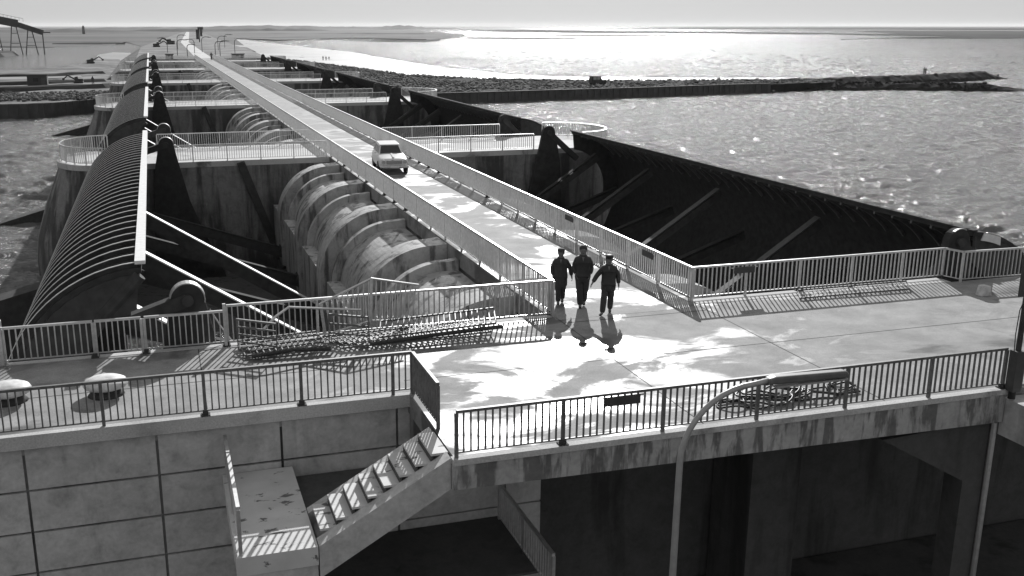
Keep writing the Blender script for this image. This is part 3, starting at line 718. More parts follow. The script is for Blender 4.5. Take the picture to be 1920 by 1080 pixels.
# railings of the platform
G1 = 'railings round the platform'
railing([(-8, 21.7), (5.28, 21.7)], 'dull bar railing along the front edge above the panelled concrete wall', G1, 'dull', barmat='dull', h=1.02)
railing([(5.30, 21.66), (5.30, 19.45)], 'short railing at the head of the stair, seen end on', G1, 'dull', barmat='dull', h=1.02, post=2.2)
railing([(5.24, 17.86), (18.86, 17.86)], 'dull bar railing along the fascia in the right foreground', G1, 'dull', barmat='dull', h=1.0, post=2.28)
railing([(1.40, 26.72), (10.85, 26.72), ], 'pale bar railing at the back of the platform beside the nearest gate opening', G1, h=1.12, post=2.6)
railing([(10.85, 26.78), (10.85, 27.02)], 'stub of railing at the river-side road corner', G1, h=1.1, spacing=.12, post=.2, single=True)
railing([(-.72, 26.72), (1.36, 26.72)], 'pale railing gate leaf left of the stepped post', G1, h=.98, post=2.1)
railing([(-1.95, 26.72), (-.80, 26.72)], 'short pale railing leaf in the gate opening behind the white bollard', G1, h=.98, post=1.15)
railing([(-4.15, 26.72), (-2.0, 26.72)], 'pale railing leaf between the big end post and the gate opening', G1, h=.98, post=2.2)
railing([(-8, 26.6), (-4.25, 26.72)], 'pale railing at the far left end of the platform', G1, h=1.12, post=2.2)
railing([(15.65, 27.15), (25.35, 27.15), (25.55, 26.5), (28.2, 26.4)], 'pale bar railing along the back of the platform on the sea side', G1, h=1.06, post=1.95)
railing([(.92, 21.6), (.92, 17.95)], 'narrow railing on the outer edge of the small landing, seen end on', G1, 'galv', h=1.0, z0=-1.5, post=1.9)
railing([(7.45, 21.6), (7.45, 18.0)], 'grey railing going down along the lower floor edge', G1, 'galv', h=1.0, z0=-3.6, post=1.8)
railing([(19.05, 17.7), (20.9, 16.6)], 'bit of railing beyond the dark pole at the right edge', G1, 'dull', barmat='dull', h=1.0, post=1.0, z0=-.05)
b = MB(); b.box(-4.32, -4.16, 26.62, 26.82, 0, 1.2); tag(bevel(obj('gate_post', b, M['galv']), .02), 'thick pale square gate post at the left edge of the picture', 'post')
b = MB(); b.box(1.30, 1.38, 26.62, 26.70, -.2, 1.2); tag(obj('stepped_post', b, M['galv']), 'tall pale post where the rear railing steps up', 'post')

# sign plates hung on railings
def plate(x, y, z, L, label, rz=0, hh=.2):
    t = thing('rail_sign', label, 'sign plate', (x, y, z), rz, 'plates hung on the railings')
    b = MB(); b.box(0, L, -.015, .015, -hh, 0); obj('plate', b, M['sign'], t)
    b = MB(); b.box(-.1, -.002, -.012, .012, -.03, 0); obj('bracket', b, M['galv'], t); b = MB(); b.box(L + .002, L + .1, -.012, .012, -.03, 0); obj('bracket', b, M['galv'], t)
plate(8.42, 17.80, .95, .82, 'dark blank plate under the top rail of the front railing')
plate(17.15, 27.08, .98, .75, 'dark blank plate on the sea-side rear railing near the road corner')
plate(15.60, 29.6, .98, .8, 'dark blank plate on the sea-side road railing near the men', R(90))
plate(15.60, 36.5, .98, .8, 'dark blank plate farther along the sea-side road railing', R(90))

# ------------------------------------------------------------------ things lying on the platform
def bollard(x, y, label):
    t = thing('mooring_bollard', label, 'bollard', (x, y, 0), 0, 'white mooring bollards')
    b = MB(); n = 24
    prof = [(.0, .44), (.18, .435), (.36, .405), (.47, .35), (.51, .28), (.48, .22), (.38, .18), (.28, .16)]
    o = []
    for r, z in prof:
        for k in range(n): o.append((r * math.cos(2 * math.pi * k / n), r * math.sin(2 * math.pi * k / n), z))
    F = [(i * n + k, i * n + (k + 1) % n, (i + 1) * n + (k + 1) % n, (i + 1) * n + k) for i in range(len(prof) - 1) for k in range(n)]
    b.add(o, F); obj('head', b, M['bollard'], t, True)
    b = MB(); b.tube([(0, 0, 0), (0, 0, .06), (0, 0, .2)], [.42, .36, .27], 20); obj('base', b, M['steel_black'], t, True)
bollard(-1.62, 23.75, 'white mushroom bollard whole in view behind the front railing')
bollard(-3.75, 23.95, 'white mushroom bollard cut by the left edge of the picture')

def loose_panel(name, label, origin, ex, ey, nx, ny, r=.022, group='loose railing sections'):
    """a loose railing section: frame bars along ex, balusters along ey"""
    o = Vector(origin); ex = Vector(ex); ey = Vector(ey); t = thing(name, label, 'railing section', origin, 0, group)
    for v in range(ny + 1):
        b = MB(); p = ey * (v / ny); b.bar(p, p + ex, .06 if v in (0, ny) else .03, .05); obj('rail', b, M['dull'], t)
    up = ex.cross(ey).normalized() * .001
    for i in range(nx + 1):
        p = ex * (i / nx) + up; b = MB(); b.bar(p, p + ey, .028, .028); obj('baluster', b, M['dull'], t)
    return t
GL = 'loose railing sections'
loose_panel('loose_railing', 'loose railing section lying flat at the left of the heap', (1.75, 25.45, .08), (2.15, .15, .03), (-.12, 1.05, .10), 13, 4)
loose_panel('loose_railing', 'loose railing section lying flat in the middle of the heap', (4.25, 25.30, .10), (4.2, .05, .06), (-.35, 1.0, .05), 25, 1)
loose_panel('loose_railing', 'loose railing section stacked on top toward the road, dark top bar forward', (5.3, 25.38, .28), (3.35, .1, .08), (.25, 1.0, .14), 20, 1)
loose_panel('loose_railing', 'short loose railing end standing upright at the left of the heap', (1.62, 26.2, .05), (.95, -.75, .0), (0, .0, .82), 1, 4)
loose_panel('loose_railing', 'short loose railing end standing upright in the middle of the heap', (4.05, 26.1, .05), (.98, -.62, .0), (0, .0, .78), 1, 3)
loose_panel('loose_railing', 'loose railing section lying flat by the sea-side rear railing', (19.0, 26.15, .07), (4.1, -.1, .02), (.3, .55, .1), 22, 1)
# bent railing leaning on the rear rail: two faces meeting in a peak
t = thing('bent_railing', 'bent peaked railing section leaning on the rear railing above the heap', 'railing section', (3.95, 26.45, 0), 0, GL)
A = [Vector((.05, 0, .15)), Vector((1.35, .08, .42)), Vector((2.6, .1, .35))]; B = [Vector((-.05, -.0, 1.05)), Vector((1.4, .12, 1.62)), Vector((2.75, .12, 1.33))]
b = MB(); b.tube(B, .035, 8); obj('top_rail', b, M['galv'], t); b = MB(); b.tube(A, .025, 8); obj('bottom_rail', b, M['galv'], t)
for q in range(2):
    for i in range(10):
        u = i / 9.5; b = MB(); b.bar(A[q].lerp(A[q + 1], u), B[q].lerp(B[q + 1], u), .03 if i else .08, .03 if i else .06, (0, 1, 0)); obj('post' if i == 0 else 'baluster', b, M['galv'], t)
def pole(label, pts, r, mat='galv', name='loose_pole', cat='pole', group='loose poles on the heap'):
    b = MB(); b.tube(pts, r, 8); o = obj(name, b, M[mat]); return tag(o, label, cat, group)
pole('bent pale tube propped over the left part of the heap', [(2.25, 25.55, .72), (2.62, 25.8, .98), (3.0, 26.1, 1.12), (3.9, 26.2, .98), (4.95, 26.1, .88)], .035)
pole('thick dark tube lying along the front of the heap', [(1.9, 25.3, .10), (3.0, 25.35, .16), (3.95, 25.25, .12)], .06, 'steel_black')
pole('long dark bar lying along the front of the stacked sections', [(5.0, 25.22, .16), (6.8, 25.2, .26), (8.75, 25.28, .30)], .06, 'steel_black')
pole('pale tube drawn as the sunlit lever edge, from its head down to the rear railing', [(1.0, 27.5, .85), (1.25, 27.3, .4), (1.5, 27.05, .05), (1.75, 26.9, -.03)], .02, 'lit_edge', 'lit_edge_tube', 'wire', 'lit edges')  # added pale tube standing in for sunlight along the lever edge
pole('small dark stick lying on the bright wet concrete', [(10.6, 24.0, .02), (10.85, 23.85, .03)], .02, 'steel_black', 'stick', 'stick', 'small litter on the platform')
pole('second dark stick lying nearer on the wet concrete', [(11.0, 23.35, .02), (11.22, 23.33, .03)], .02, 'steel_black', 'stick', 'stick', 'small litter on the platform')
b = MB(); b.prism([(-.2, 0), (.2, 0), (.12, .34), (-.12, .34)], -.15, .15); o = obj('cone_block', b, M['bollard'], loc=(25.0, 24.9, 0)); tag(bevel(o, .03), 'pale tapered block on the platform near the right edge', 'block')
# hose
b = MB()
for ci, (cx_, cy_, r_, turns, zz) in enumerate([(12.2, 18.75, .42, 1, .05), (12.9, 18.7, .66, 2, .05), (13.6, 18.9, .6, 2, .08), (14.25, 18.75, .6, 1, .06), (15.1, 18.9, .42, 2, .06), (13.2, 19.0, .75, 2, .12)]):
    for q in range(turns):
        P = []; ph = rnd.uniform(0, 6); rr = r_ * rnd.uniform(.8, 1.1); ec = rnd.uniform(.55, .75)
        for i in range(28):
            a = 2 * math.pi * i / 28
            P.append((cx_ + rr * math.cos(a) * (1 + .12 * math.sin(2 * a + ph)) + .05 * q, cy_ + rr * ec * math.sin(a) + .04 * q, zz + .05 * q + .04 * math.sin(3 * a + ph)))
        b.tube(P, .026, 8, True)
b.tube([(11.75, 18.9, .04), (12.3, 18.95, .05), (13.1, 18.6, .15), (14.0, 18.85, .12), (14.8, 18.55, .06), (15.4, 18.6, .04)], .032, 8)
tag(obj('hose_coil', b, M['rubber'], None, True), 'tangled black hose coiled on the deck behind the front railing', 'hose')

# ------------------------------------------------------------------ lamp post and dark pole in the foreground
t = thing('lamp_post', 'curved grey lamp post rising in the foreground with a long lamp head', 'street lamp', (8.05, 14.0, WZ))
P = [(0, 0, 0), (0, 0, 5.6), (.02, 0, 8.8)]
for i in range(1, 11): a = R(90 * i / 10); P.append((.02 + 1.35 * (1 - math.cos(a)), 0, 8.8 + 1.28 * math.sin(a)))
P += [(1.75, 0, 10.13)]
b = MB(); b.tube(P, [.065, .065, .055] + [.05] * 10 + [.045], 12); obj('pole', b, M['lamp'], t, True)
b = MB(); b.prism([(1.6, 10.05), (3.2, 10.02), (3.25, 10.08), (3.18, 10.15), (1.75, 10.19), (1.6, 10.16)], -.09, .09); bevel(obj('lamp_head', b, M['lamp_hood'], t), .04, 3)
b = MB(); b.box(1.75, 3.2, -.09, .09, 9.985, 10.018); obj('diffuser', b, M['lamp'], t)
t = thing('signal_pole', 'dark pole at the right edge with a dark box and a thin cable', 'pole', (18.98, 17.66, -.2))
b = MB(); b.tube([(0, 0, 0), (0, 0, 1.1), (0, 0, 6)], [.085, .065, .06], 10); obj('pole', b, M['steel_black'], t, True)
b = MB(); b.box(-.12, .12, -.12, .12, .2, 1.2); obj('base_box', b, M['sign'], t)
b = MB(); b.box(-.33, .5, -.09, -.065, 2.55, 3.55); bevel(obj('box', b, M['sign'], t), .03)
b = MB(); b.tube([(-.12, 0, 1.2), (-.15, 0, 1.6), (-.13, 0, 2.2), (-.05, 0, 2.4)], .012, 6); obj('cable', b, M['steel_black'], t)

# ------------------------------------------------------------------ the white estate car
def car(x, y, rz, label):
    t = thing('estate_car', label, 'car', (x, y, .004), rz); t.scale = (1.05,) * 3
    st = [(-2.27, .62, .34, .70), (-2.2, .74, .30, .84), (-1.9, .78, .28, .90), (-1.2, .80, .26, .95), (-.75, .81, .26, .99), (0, .82, .25, .98), (1.2, .82, .25, .96), (1.9, .79, .28, .94), (2.24, .74, .34, .88), (2.28, .66, .42, .70)]
    V = []
    for yy, w_, z0, z1 in st:
        zm = (z0 + z1) / 2 + .05
        w_ *= 1.045
        V += [(-w_ * .90, yy, z0), (-w_ * .99, yy, z0 + .12), (-w_, yy, zm), (-w_ * .97, yy, z1 - .08), (-w_ * .86, yy, z1), (-w_ * .4, yy, z1 + .02),
              (w_ * .4, yy, z1 + .02), (w_ * .86, yy, z1), (w_ * .97, yy, z1 - .08), (w_, yy, zm), (w_ * .99, yy, z0 + .12), (w_ * .90, yy, z0)]
    n = 12; F = [(i * n + k, i * n + (k + 1) % n, (i + 1) * n + (k + 1) % n, (i + 1) * n + k) for i in range(len(st) - 1) for k in range(n)] + [tuple(range(n)), tuple(range((len(st) - 1) * n, len(st) * n))]
    b = MB(); b.add(V, F); bd = obj('body', b, M['carpaint'], t, True)
    m = bd.modifiers.new('sub', 'SUBSURF'); m.levels = 1; m.render_levels = 2
    # greenhouse
    g0 = [(-.70, -.72, .94), (.70, -.72, .94), (.72, 2.15, .92), (-.72, 2.15, .92)]; g1 = [(-.55, -.12, 1.40), (.55, -.12, 1.40), (.57, 1.92, 1.40), (-.57, 1.92, 1.40)]
    b = MB(); b.add(g0 + g1, [(4, 5, 6, 7), (0, 1, 5, 4), (1, 2, 6, 5), (2, 3, 7, 6), (3, 0, 4, 7)]); bevel(obj('cabin', b, M['carpaint'], t), .05, 3)
    b = MB(); b.prism([(-.17, 1.402), (1.97, 1.402), (1.93, 1.43), (1.6, 1.455), (.2, 1.455), (-.12, 1.43)], -.57, .57, 'x'); bevel(obj('roof', b, M['carpaint'], t), .05, 3)
    def pane(nm, q, off):
        q = [Vector(p) for p in q]; nn = (q[1] - q[0]).cross(q[3] - q[0]).normalized()
        if nn.dot(Vector(off)) < 0: nn = -nn
        b = MB(); b.add([p + nn * .012 for p in q] + [p - nn * .01 for p in q], [(0, 1, 2, 3), (7, 6, 5, 4), (0, 4, 5, 1), (1, 5, 6, 2), (2, 6, 7, 3), (3, 7, 4, 0)]); obj(nm, b, M['glass'], t)
    def lerp3(a, b_, u): return tuple(a[i] + (b_[i] - a[i]) * u for i in range(3))
    def quad(a, b_, c, d, u0, u1, v0, v1): return [lerp3(lerp3(a, b_, u), lerp3(d, c, u), v) for u, v in ((u0, v0), (u1, v0), (u1, v1), (u0, v1))]
    pane('windscreen', quad(g0[0], g0[1], g1[1], g1[0], .06, .94, .1, .92), (0, -1, .5))
    pane('rear_window', quad(g0[2], g0[3], g1[3], g1[2], .1, .9, .15, .9), (0, 1, 0))
    for s, (a, c, d_, e) in ((-1, (g0[3], g0[0], g1[0], g1[3])), (1, (g0[1], g0[2], g1[2], g1[1]))):
        for u0, u1 in ((.05, .32), (.36, .62), (.66, .93)): pane('side_window', quad(a, c, d_, e, u0, u1, .14, .88), (s, 0, 0))
    wm = MB().tube([(-.075, 0, 0), (-.07, 0, 0), (.07, 0, 0), (.075, 0, 0)], [.27, .31, .31, .27], 18).mesh('tyre', M['tyre']); rm = MB().tube([(-.082, 0, 0), (.082, 0, 0)], .17, 14).mesh('rim', M['chrome'])
    for sx in (-1, 1):
        for yy in (-1.42, 1.36):
            o = link('wheel', wm, t, (sx * .70, yy, .31)); link('rim', rm, o)
            b = MB(); b.tube([(sx * .815, yy, .33), (sx * .835, yy, .33)], .36, 18); obj('wheel_arch', b, M['tyre'], t)
    for s in (-1, 1):
        b = MB(); b.tube([(s * .6, -2.30, .70), (s * .6, -2.24, .70)], .115, 14); h = obj('headlight', b, M['chrome'], t)
        b = MB(); b.tube([(s * .6, -2.315, .70), (s * .6, -2.302, .70)], .09, 14); obj('lens', b, M['lamp'], h)
        b = MB(); b.box(s * .86 - .07, s * .86 + .07, -.62, -.56, 1.0, 1.1); obj('mirror', b, M['chrome'], t)
    b = MB(); b.box(-.42, .42, -2.32, -2.26, .60, .80); g_ = obj('grille', b, M['sign'], t)
    for i in range(5): b = MB(); b.box(-.41, .41, -2.335, -2.322, .62 + i * .036, .635 + i * .036); obj('grille_bar', b, M['chrome'], g_)
    b = MB(); b.box(-.80, .80, -2.42, -2.32, .38, .50); bevel(obj('bumper', b, M['chrome'], t), .03)
    b = MB(); b.box(-.80, .80, 2.30, 2.40, .38, .50); bevel(obj('bumper', b, M['chrome'], t), .03)
    b = MB(); b.box(-.24, .24, -2.45, -2.425, .40, .50); obj('number_plate', b, M['white_sunlit'], t)
    b = MB(); b.prism([(-2.1, .93), (-.8, 1.015), (-.8, 1.03), (-2.1, .95)], -.05, .05, 'x'); obj('bonnet_ridge', b, M['carpaint'], t)
car(13.25, 59.3, R(-6), 'white nineteen-sixties estate car driving toward the platform')

# ------------------------------------------------------------------ people
dg = None
def skin_mesh(name, verts, edges, mat, sub=2, root=0):
    bm = bmesh.new(); L = bm.verts.layers.skin.verify()
    vv = []
    for p, r in verts:
        v = bm.verts.new(p); v[L].radius = (r, r) if not isinstance(r, tuple) else r; vv.append(v)
    vv[root][L].use_root = True
    for a, c in edges: bm.edges.new((vv[a], vv[c]))
    me = bpy.data.meshes.new(name + '_cage'); bm.to_mesh(me); bm.free()
    o = bpy.data.objects.new(name, me); col.objects.link(o)
    o.modifiers.new('skin', 'SKIN').use_smooth_shade = True
    s = o.modifiers.new('sub', 'SUBSURF'); s.levels = sub; s.render_levels = sub
    d = bpy.context.evaluated_depsgraph_get(); m2 = bpy.data.meshes.new_from_object(o.evaluated_get(d))
    bpy.data.objects.remove(o); m2.name = name; m2.materials.clear(); m2.materials.append(mat)
    for p in m2.polygons: p.use_smooth = True
    return m2
def ell(c, r, n=14, m=10, sq=None):
    V = []; F = []
    for i in range(m + 1):
        a = math.pi * i / m
        for k in range(n):
            q = 2 * math.pi * k / n; V.append((c[0] + r[0] * math.sin(a) * math.cos(q), c[1] + r[1] * math.sin(a) * math.sin(q), c[2] + r[2] * math.cos(a)))
    for i in range(m):
        for k in range(n): F.append((i * n + k, i * n + (k + 1) % n, (i + 1) * n + (k + 1) % n, (i + 1) * n + k))
    return V, F
def person(loc, rz, H, label, pose, coat='coat', head='hair', coat_len=.80, group=None, cap_style=None):
    """front is -y; joints given for a 1.78 m figure; pose gives elbows, hands, knees and feet (x, y, z)"""
    t = thing('person', label, 'person', loc, rz, group); t.scale = (H / 1.78,) * 3
    P = pose; hip = .93
    V = [((0, 0, hip), (.15, .11)), ((0, .0, 1.12), (.15, .11)), ((0, .01, 1.30), (.17, .115)), ((0, .01, 1.44), (.13, .09)), ((0, 0, 1.52), .062), ((0, -.012, 1.59), (.088, .098)), ((0, -.018, 1.67), (.104, .125)), ((0, -.01, 1.745), (.085, .105))]
    E = [(0, 1), (1, 2), (2, 3), (3, 4), (4, 5), (5, 6), (6, 7)]
    def add(p, r, par):
        V.append((p, r)); E.append((par, len(V) - 1)); return len(V) - 1
    arms = {}
    for s in (-1, 1):
        k = 'R' if s < 0 else 'L'
        sh = add((s * .19, .01, 1.43), .062, 3); el = add(P['el' + k], .046, sh); wr = add(P['ha' + k], .032, el)
        e, h_ = Vector(P['el' + k]), Vector(P['ha' + k]); d = (h_ - e).normalized(); sd = d.cross(Vector((0, 1, 0))).normalized() if abs(d.y) < .9 else Vector((1, 0, 0))
        palm = add(tuple(h_ + d * .06), (.036, .02), wr)
        fw = Vector((0, -1, 0)); fw = (fw - d * fw.dot(d)).normalized(); ax = fw
        for i, (o, l) in enumerate(((-.03, .065), (-.01, .078), (.011, .073), (.03, .055))):
            a1 = add(tuple(h_ + d * (.09) + ax * o), .0095, palm); a2 = add(tuple(h_ + d * (.09 + l * .55) + ax * o - sd * s * .008), .009, a1); add(tuple(h_ + d * (.09 + l * .9) + ax * o - sd * s * .03), .007, a2)
        th = add(tuple(h_ + d * .045 + fw * .04), .011, palm); add(tuple(h_ + d * .085 + fw * .052), .009, th)
        hp = add((s * .095, 0, hip - .06), .088, 0); kn = add(P['kn' + k], .062, hp); an = add(P['an' + k], .043, kn)
        to = Vector(P['an' + k]); f = Vector(P.get('to' + k, (0, -.17, -.045))); add(tuple(to + f), (.04, .028), an)
    link('body', skin_mesh('body', V, E, M['skin']), t)
    # coat
    cl = 1.78 - coat_len - .12
    C = [((0, .0, 1.12), (.222, .175)), ((0, .01, 1.28), (.222, .17)), ((0, .012, 1.40), (.175, .135)), ((0, .01, 1.50), (.10, .095)), ((0, .008, 1.575), (.10, .098)), ((0, 0, hip), (.225, .18)), ((0, 0, cl), (.24, .185)), ((0, 0, cl - .13), (.235, .18))]
    Ec = [(0, 1), (1, 2), (2, 3), (3, 4), (0, 5), (5, 6), (6, 7)]
    for s in (-1, 1):
        k = 'R' if s < 0 else 'L'
        C.append(((s * .165, .01, 1.375), .098)); i0 = len(C) - 1; Ec.append((2, i0)); C.append((P['el' + k], .08)); Ec.append((i0, i0 + 1)); C.append((tuple(Vector(P['ha' + k]) * .96 + Vector(P['el' + k]) * .04), .068)); Ec.append((i0 + 1, i0 + 2))
    link('coat', skin_mesh('coat', C, Ec, M[coat]), t)
    Tv = [((0, 0, hip - .02), (.16, .125))]; Te = []
    for s in (-1, 1):
        k = 'R' if s < 0 else 'L'
        Tv.append(((s * .10, 0, hip - .09), .13)); i0 = len(Tv) - 1; Te.append((0, i0)); Tv.append((P['kn' + k], .105)); Te.append((i0, i0 + 1)); Tv.append((tuple(Vector(P['an' + k]) + Vector((0, .0, -.035))), .085)); Te.append((i0 + 1, i0 + 2))
    link('trousers', skin_mesh('trousers', Tv, Te, M['trousers']), t)
    for s in (-1, 1):
        k = 'R' if s < 0 else 'L'; a = Vector(P['an' + k]); f = Vector(P.get('to' + k, (0, -.17, -.045)))
        link('shoe', skin_mesh('shoe', [(tuple(a + Vector((0, .05, -.035))), (.045, .04)), (tuple(a + f * .5 + Vector((0, 0, -.01))), (.05, .04)), (tuple(a + f * 1.15), (.045, .03))], [(0, 1), (1, 2)], M['shoe']), t)
    # face
    for s in (-1, 1):
        b = MB(); b.add(*ell((s * .036, -.110, 1.655), (.013, .008, .009), 8, 6)); obj('eye', b, M['hair'], t, True)
        b = MB(); b.add(*ell((s * .094, .0, 1.64), (.014, .024, .034), 8, 6)); obj('ear', b, M['skin'], t, True)
    b = MB(); b.add([(-.014, -.108, 1.655), (.014, -.108, 1.655), (.018, -.108, 1.612), (-.018, -.108, 1.612), (0, -.140, 1.618), (0, -.112, 1.66)], [(0, 1, 5), (0, 5, 4, 3), (1, 2, 4, 5), (3, 4, 2)]); obj('nose', b, M['skin'], t)
    b = MB(); b.add(*ell((0, -.100, 1.585), (.026, .008, .007), 10, 6)); obj('mouth', b, M['trousers'], t, True)
    # hair or cap
    b = MB(); V_, F_ = ell((0, .012, 1.695), (.113, .128, .115), 18, 12)
    V_ = [(x, y, z) if (z > 1.675 or y > .01) else (x, y * .8, max(z, 1.672)) for x, y, z in V_]; V_ = [(x * (1 + .05 * mnoise.noise(Vector((x * 30, y * 30, z * 30)))), y, z + .01 * mnoise.noise(Vector((x * 40, y * 40, z)))) for x, y, z in V_]
    b.add(V_, F_); obj('hair', b, M['hair'], t, True)
    if cap_style:
        b = MB(); n = 20; prof = [(.108, 1.70), (.114, 1.73), (.126, 1.77), (.112, 1.80), (.05, 1.815), (0, 1.818)] if cap_style == 'peaked' else [(.118, 1.70), (.130, 1.735), (.122, 1.785), (.08, 1.81), (0, 1.818)]
        V_ = [(r * .93 * math.cos(2 * math.pi * k / n), r * 1.1 * math.sin(2 * math.pi * k / n), z) for r, z in prof for k in range(n)]
        b.add(V_, [(i * n + k, i * n + (k + 1) % n, (i + 1) * n + (k + 1) % n, (i + 1) * n + k) for i in range(len(prof) - 1) for k in range(n)])
        c = obj('cap', b, M[coat], t, True)
        if cap_style == 'peaked':
            b = MB(); b.prism([(-.07, -.07), (.07, -.07), (.055, -.15), (0, -.165), (-.055, -.15)], 1.70, 1.712, 'z'); obj('peak', b, M['shoe'], c)
    # collar and shirt
    b = MB(); b.add([(-.035, -.132, 1.48), (.035, -.132, 1.48), (0, -.150, 1.36)], [(0, 1, 2)]); b.add([(-.035, -.10, 1.48), (.035, -.10, 1.48), (0, -.12, 1.36)], [(2, 1, 0)]); obj('shirt', b, M['plank'], t)
    return t
faceR = math.atan2(-11.6, 28)    # toward the camera
person((11.60, 28.0, .004), R(-22), 1.74, 'man in a flat dark cap and long dark jacket, leftmost of the three walkers',
       dict(elR=(-.27, .04, 1.16), haR=(-.24, -.06, .93), elL=(.30, .04, 1.17), haL=(.35, .0, .91), knR=(-.07, -.05, .50), anR=(-.06, -.02, .085), knL=(.085, .06, .50), anL=(.07, .22, .13), toL=(0, -.14, -.09)), 'coat', coat_len=1.0, group='three men walking on the platform', cap_style='round')
person((12.10, 27.45, .004), R(-22), 1.93, 'tallest man, bareheaded, hands in his coat pockets, in the middle of the walkers',
       dict(elR=(-.25, .06, 1.16), haR=(-.19, -.08, .97), elL=(.25, .06, 1.16), haL=(.20, -.08, .97), knR=(-.075, -.08, .50), anR=(-.05, -.05, .085), knL=(.08, .02, .50), anL=(.06, .22, .14), toL=(0, -.14, -.09)), 'coat2', coat_len=.80, group='three men walking on the platform')
person((12.55, 26.55, .004), R(-24), 1.79, 'man striding with both arms held out, rightmost of the three walkers',
       dict(elR=(-.34, .0, 1.18), haR=(-.47, -.14, .97), elL=(.275, .06, 1.17), haL=(.30, .0, .91), knR=(-.12, -.15, .52), anR=(-.16, -.26, .10), toR=(-.06, -.15, -.045), knL=(.085, .05, .50), anL=(.07, .20, .11), toL=(0, -.15, -.07)), 'coat2', coat_len=.86, group='three men walking on the platform', cap_style='peaked')

# small far figures: one simple shape each
def far_mesh(h):
    return skin_mesh('person', [((0, 0, .9), (.17, .13)), ((0, 0, 1.35), (.19, .13)), ((0, 0, 1.52), .06), ((0, 0, 1.66), (.09, .1)), ((-.24, 0, 1.2), .07), ((-.27, -.05, .85), .05), ((.24, 0, 1.2), .07), ((.27, .05, .85), .05), ((-.1, -.08, .48), .09), ((-.11, -.12, .05), .07), ((.1, .06, .48), .09), ((.11, .14, .05), .07)],
                     [(0, 1), (1, 2), (2, 3), (1, 4), (4, 5), (1, 6), (6, 7), (0, 8), (8, 9), (0, 10), (10, 11)], M['coat2'], 1)
fm = far_mesh(1.75)
for i, (x, y, z, h, lab, gr) in enumerate([(14.3, 266, .01, 1.8, 'lone dark walker on the road at the far end of the sluices', 'far walkers on the road'),
        (74.9, 470, -7.05, 1.9, 'left of the three tiny walkers on the beach', 'walkers on the beach'), (76.1, 469, -7.05, 1.8, 'middle one of the three tiny walkers on the beach', 'walkers on the beach'), (77.4, 468.5, -7.05, 1.75, 'right one of the three tiny walkers on the beach', 'walkers on the beach'),
        (212.2, 243.6, -5.15, 1.9, 'left figure of the pair standing on the far mole', 'pair on the mole'), (213.1, 243.9, -5.15, 1.75, 'right figure of the pair standing on the far mole', 'pair on the mole'),
        (-13.6, 254.5, -4.9, 1.8, 'lone worker standing in the yard on the river bank', 'workers in the yard')]):
    o = link('person', fm, None, (x, y, z), rnd.uniform(-.6, .6)); o.scale = (h / 1.75 * 1.15,) * 3; tag(o, lab, 'person', gr)

# ------------------------------------------------------------------ far objects
def gooseneck(x, y, h, label, flip=1):
    t = thing('dam_lamp', label, 'street lamp', (x, y, 0), 0, 'gooseneck lamps on the dam')
    P = [(0, 0, 0), (0, 0, h * .75)] + [(flip * h * .22 * (1 - math.cos(R(a))), 0, h * .75 + h * .22 * math.sin(R(a))) for a in (30, 60, 90)] + [(flip * h * .5, 0, h * .96)]
    b = MB(); b.tube(P, .09, 6); obj('pole', b, M['far_dark'], t); b = MB(); b.box(min(flip * h * .4, flip * h * .62), max(flip * h * .4, flip * h * .62), -.12, .12, h * .93, h * .93 + .14); obj('lamp_head', b, M['far_dark'], t)
for i, (x, y, h, fl, w_) in enumerate([(7.2, 311, 4.6, 1, 'left of the road past the last pier'), (9.3, 290, 3.6, 1, 'close to the pale hut'), (16.6, 288, 4.4, 1, 'right behind the lone walker'), (18.6, 300, 4.4, 1, 'right of the road past the last pier'), (15.9, 348, 5.0, 1, 'left of the dark mast'), (22.5, 372, 5.0, 1, 'right of the dark mast'), (13.0, 335, 4.4, -1, 'over the road beyond the walker'), (5.0, 345, 4.8, -1, 'in front of the left excavator'), (25, 330, 4.5, 1, 'near the sea edge of the dam'), (9.5, 400, 5.2, 1, 'between the excavators and the road'), (28, 420, 5.2, 1, 'farthest on the dam')]):
    gooseneck(x, y, h, 'small gooseneck lamp on the dam ' + w_, fl)
def cabin(x, y, z, w_, d_, h, mat, label, name='site_hut', cat='hut'):
    t = thing(name, label, cat, (x, y, z)); b = MB(); b.box(-w_ / 2, w_ / 2, 0, d_, 0, h); obj('wall', b, M[mat], t)
    b = MB(); b.box(-w_ / 2 - .15, w_ / 2 + .15, -.15, d_ + .15, h + .002, h + .22); obj('roof', b, M['far_dark'] if mat != 'far_dark' else M['mud'], t)
    b = MB(); b.box(-w_ * .2, w_ * .05, -.05, -.002, h * .45, h * .8); obj('window', b, M['glass'], t)
    b = MB(); b.box(w_ * .2, w_ * .4, -.05, -.002, 0, h * .8); obj('door', b, M['sign'], t)
cabin(-25.3, 251, -4.9, 4.2, 3, 2.3, 'far_dark', 'dark flat-roofed hut in the yard on the river bank')
cabin(4.4, 279, .0, 1.9, 2, 1.1, 'far_pale', 'small pale hut at the end of the sluices left of the road')
cabin(22.3, 284, .0, 3.2, 2, .9, 'far_pale', 'low pale hut at the end of the sluices right of the road')
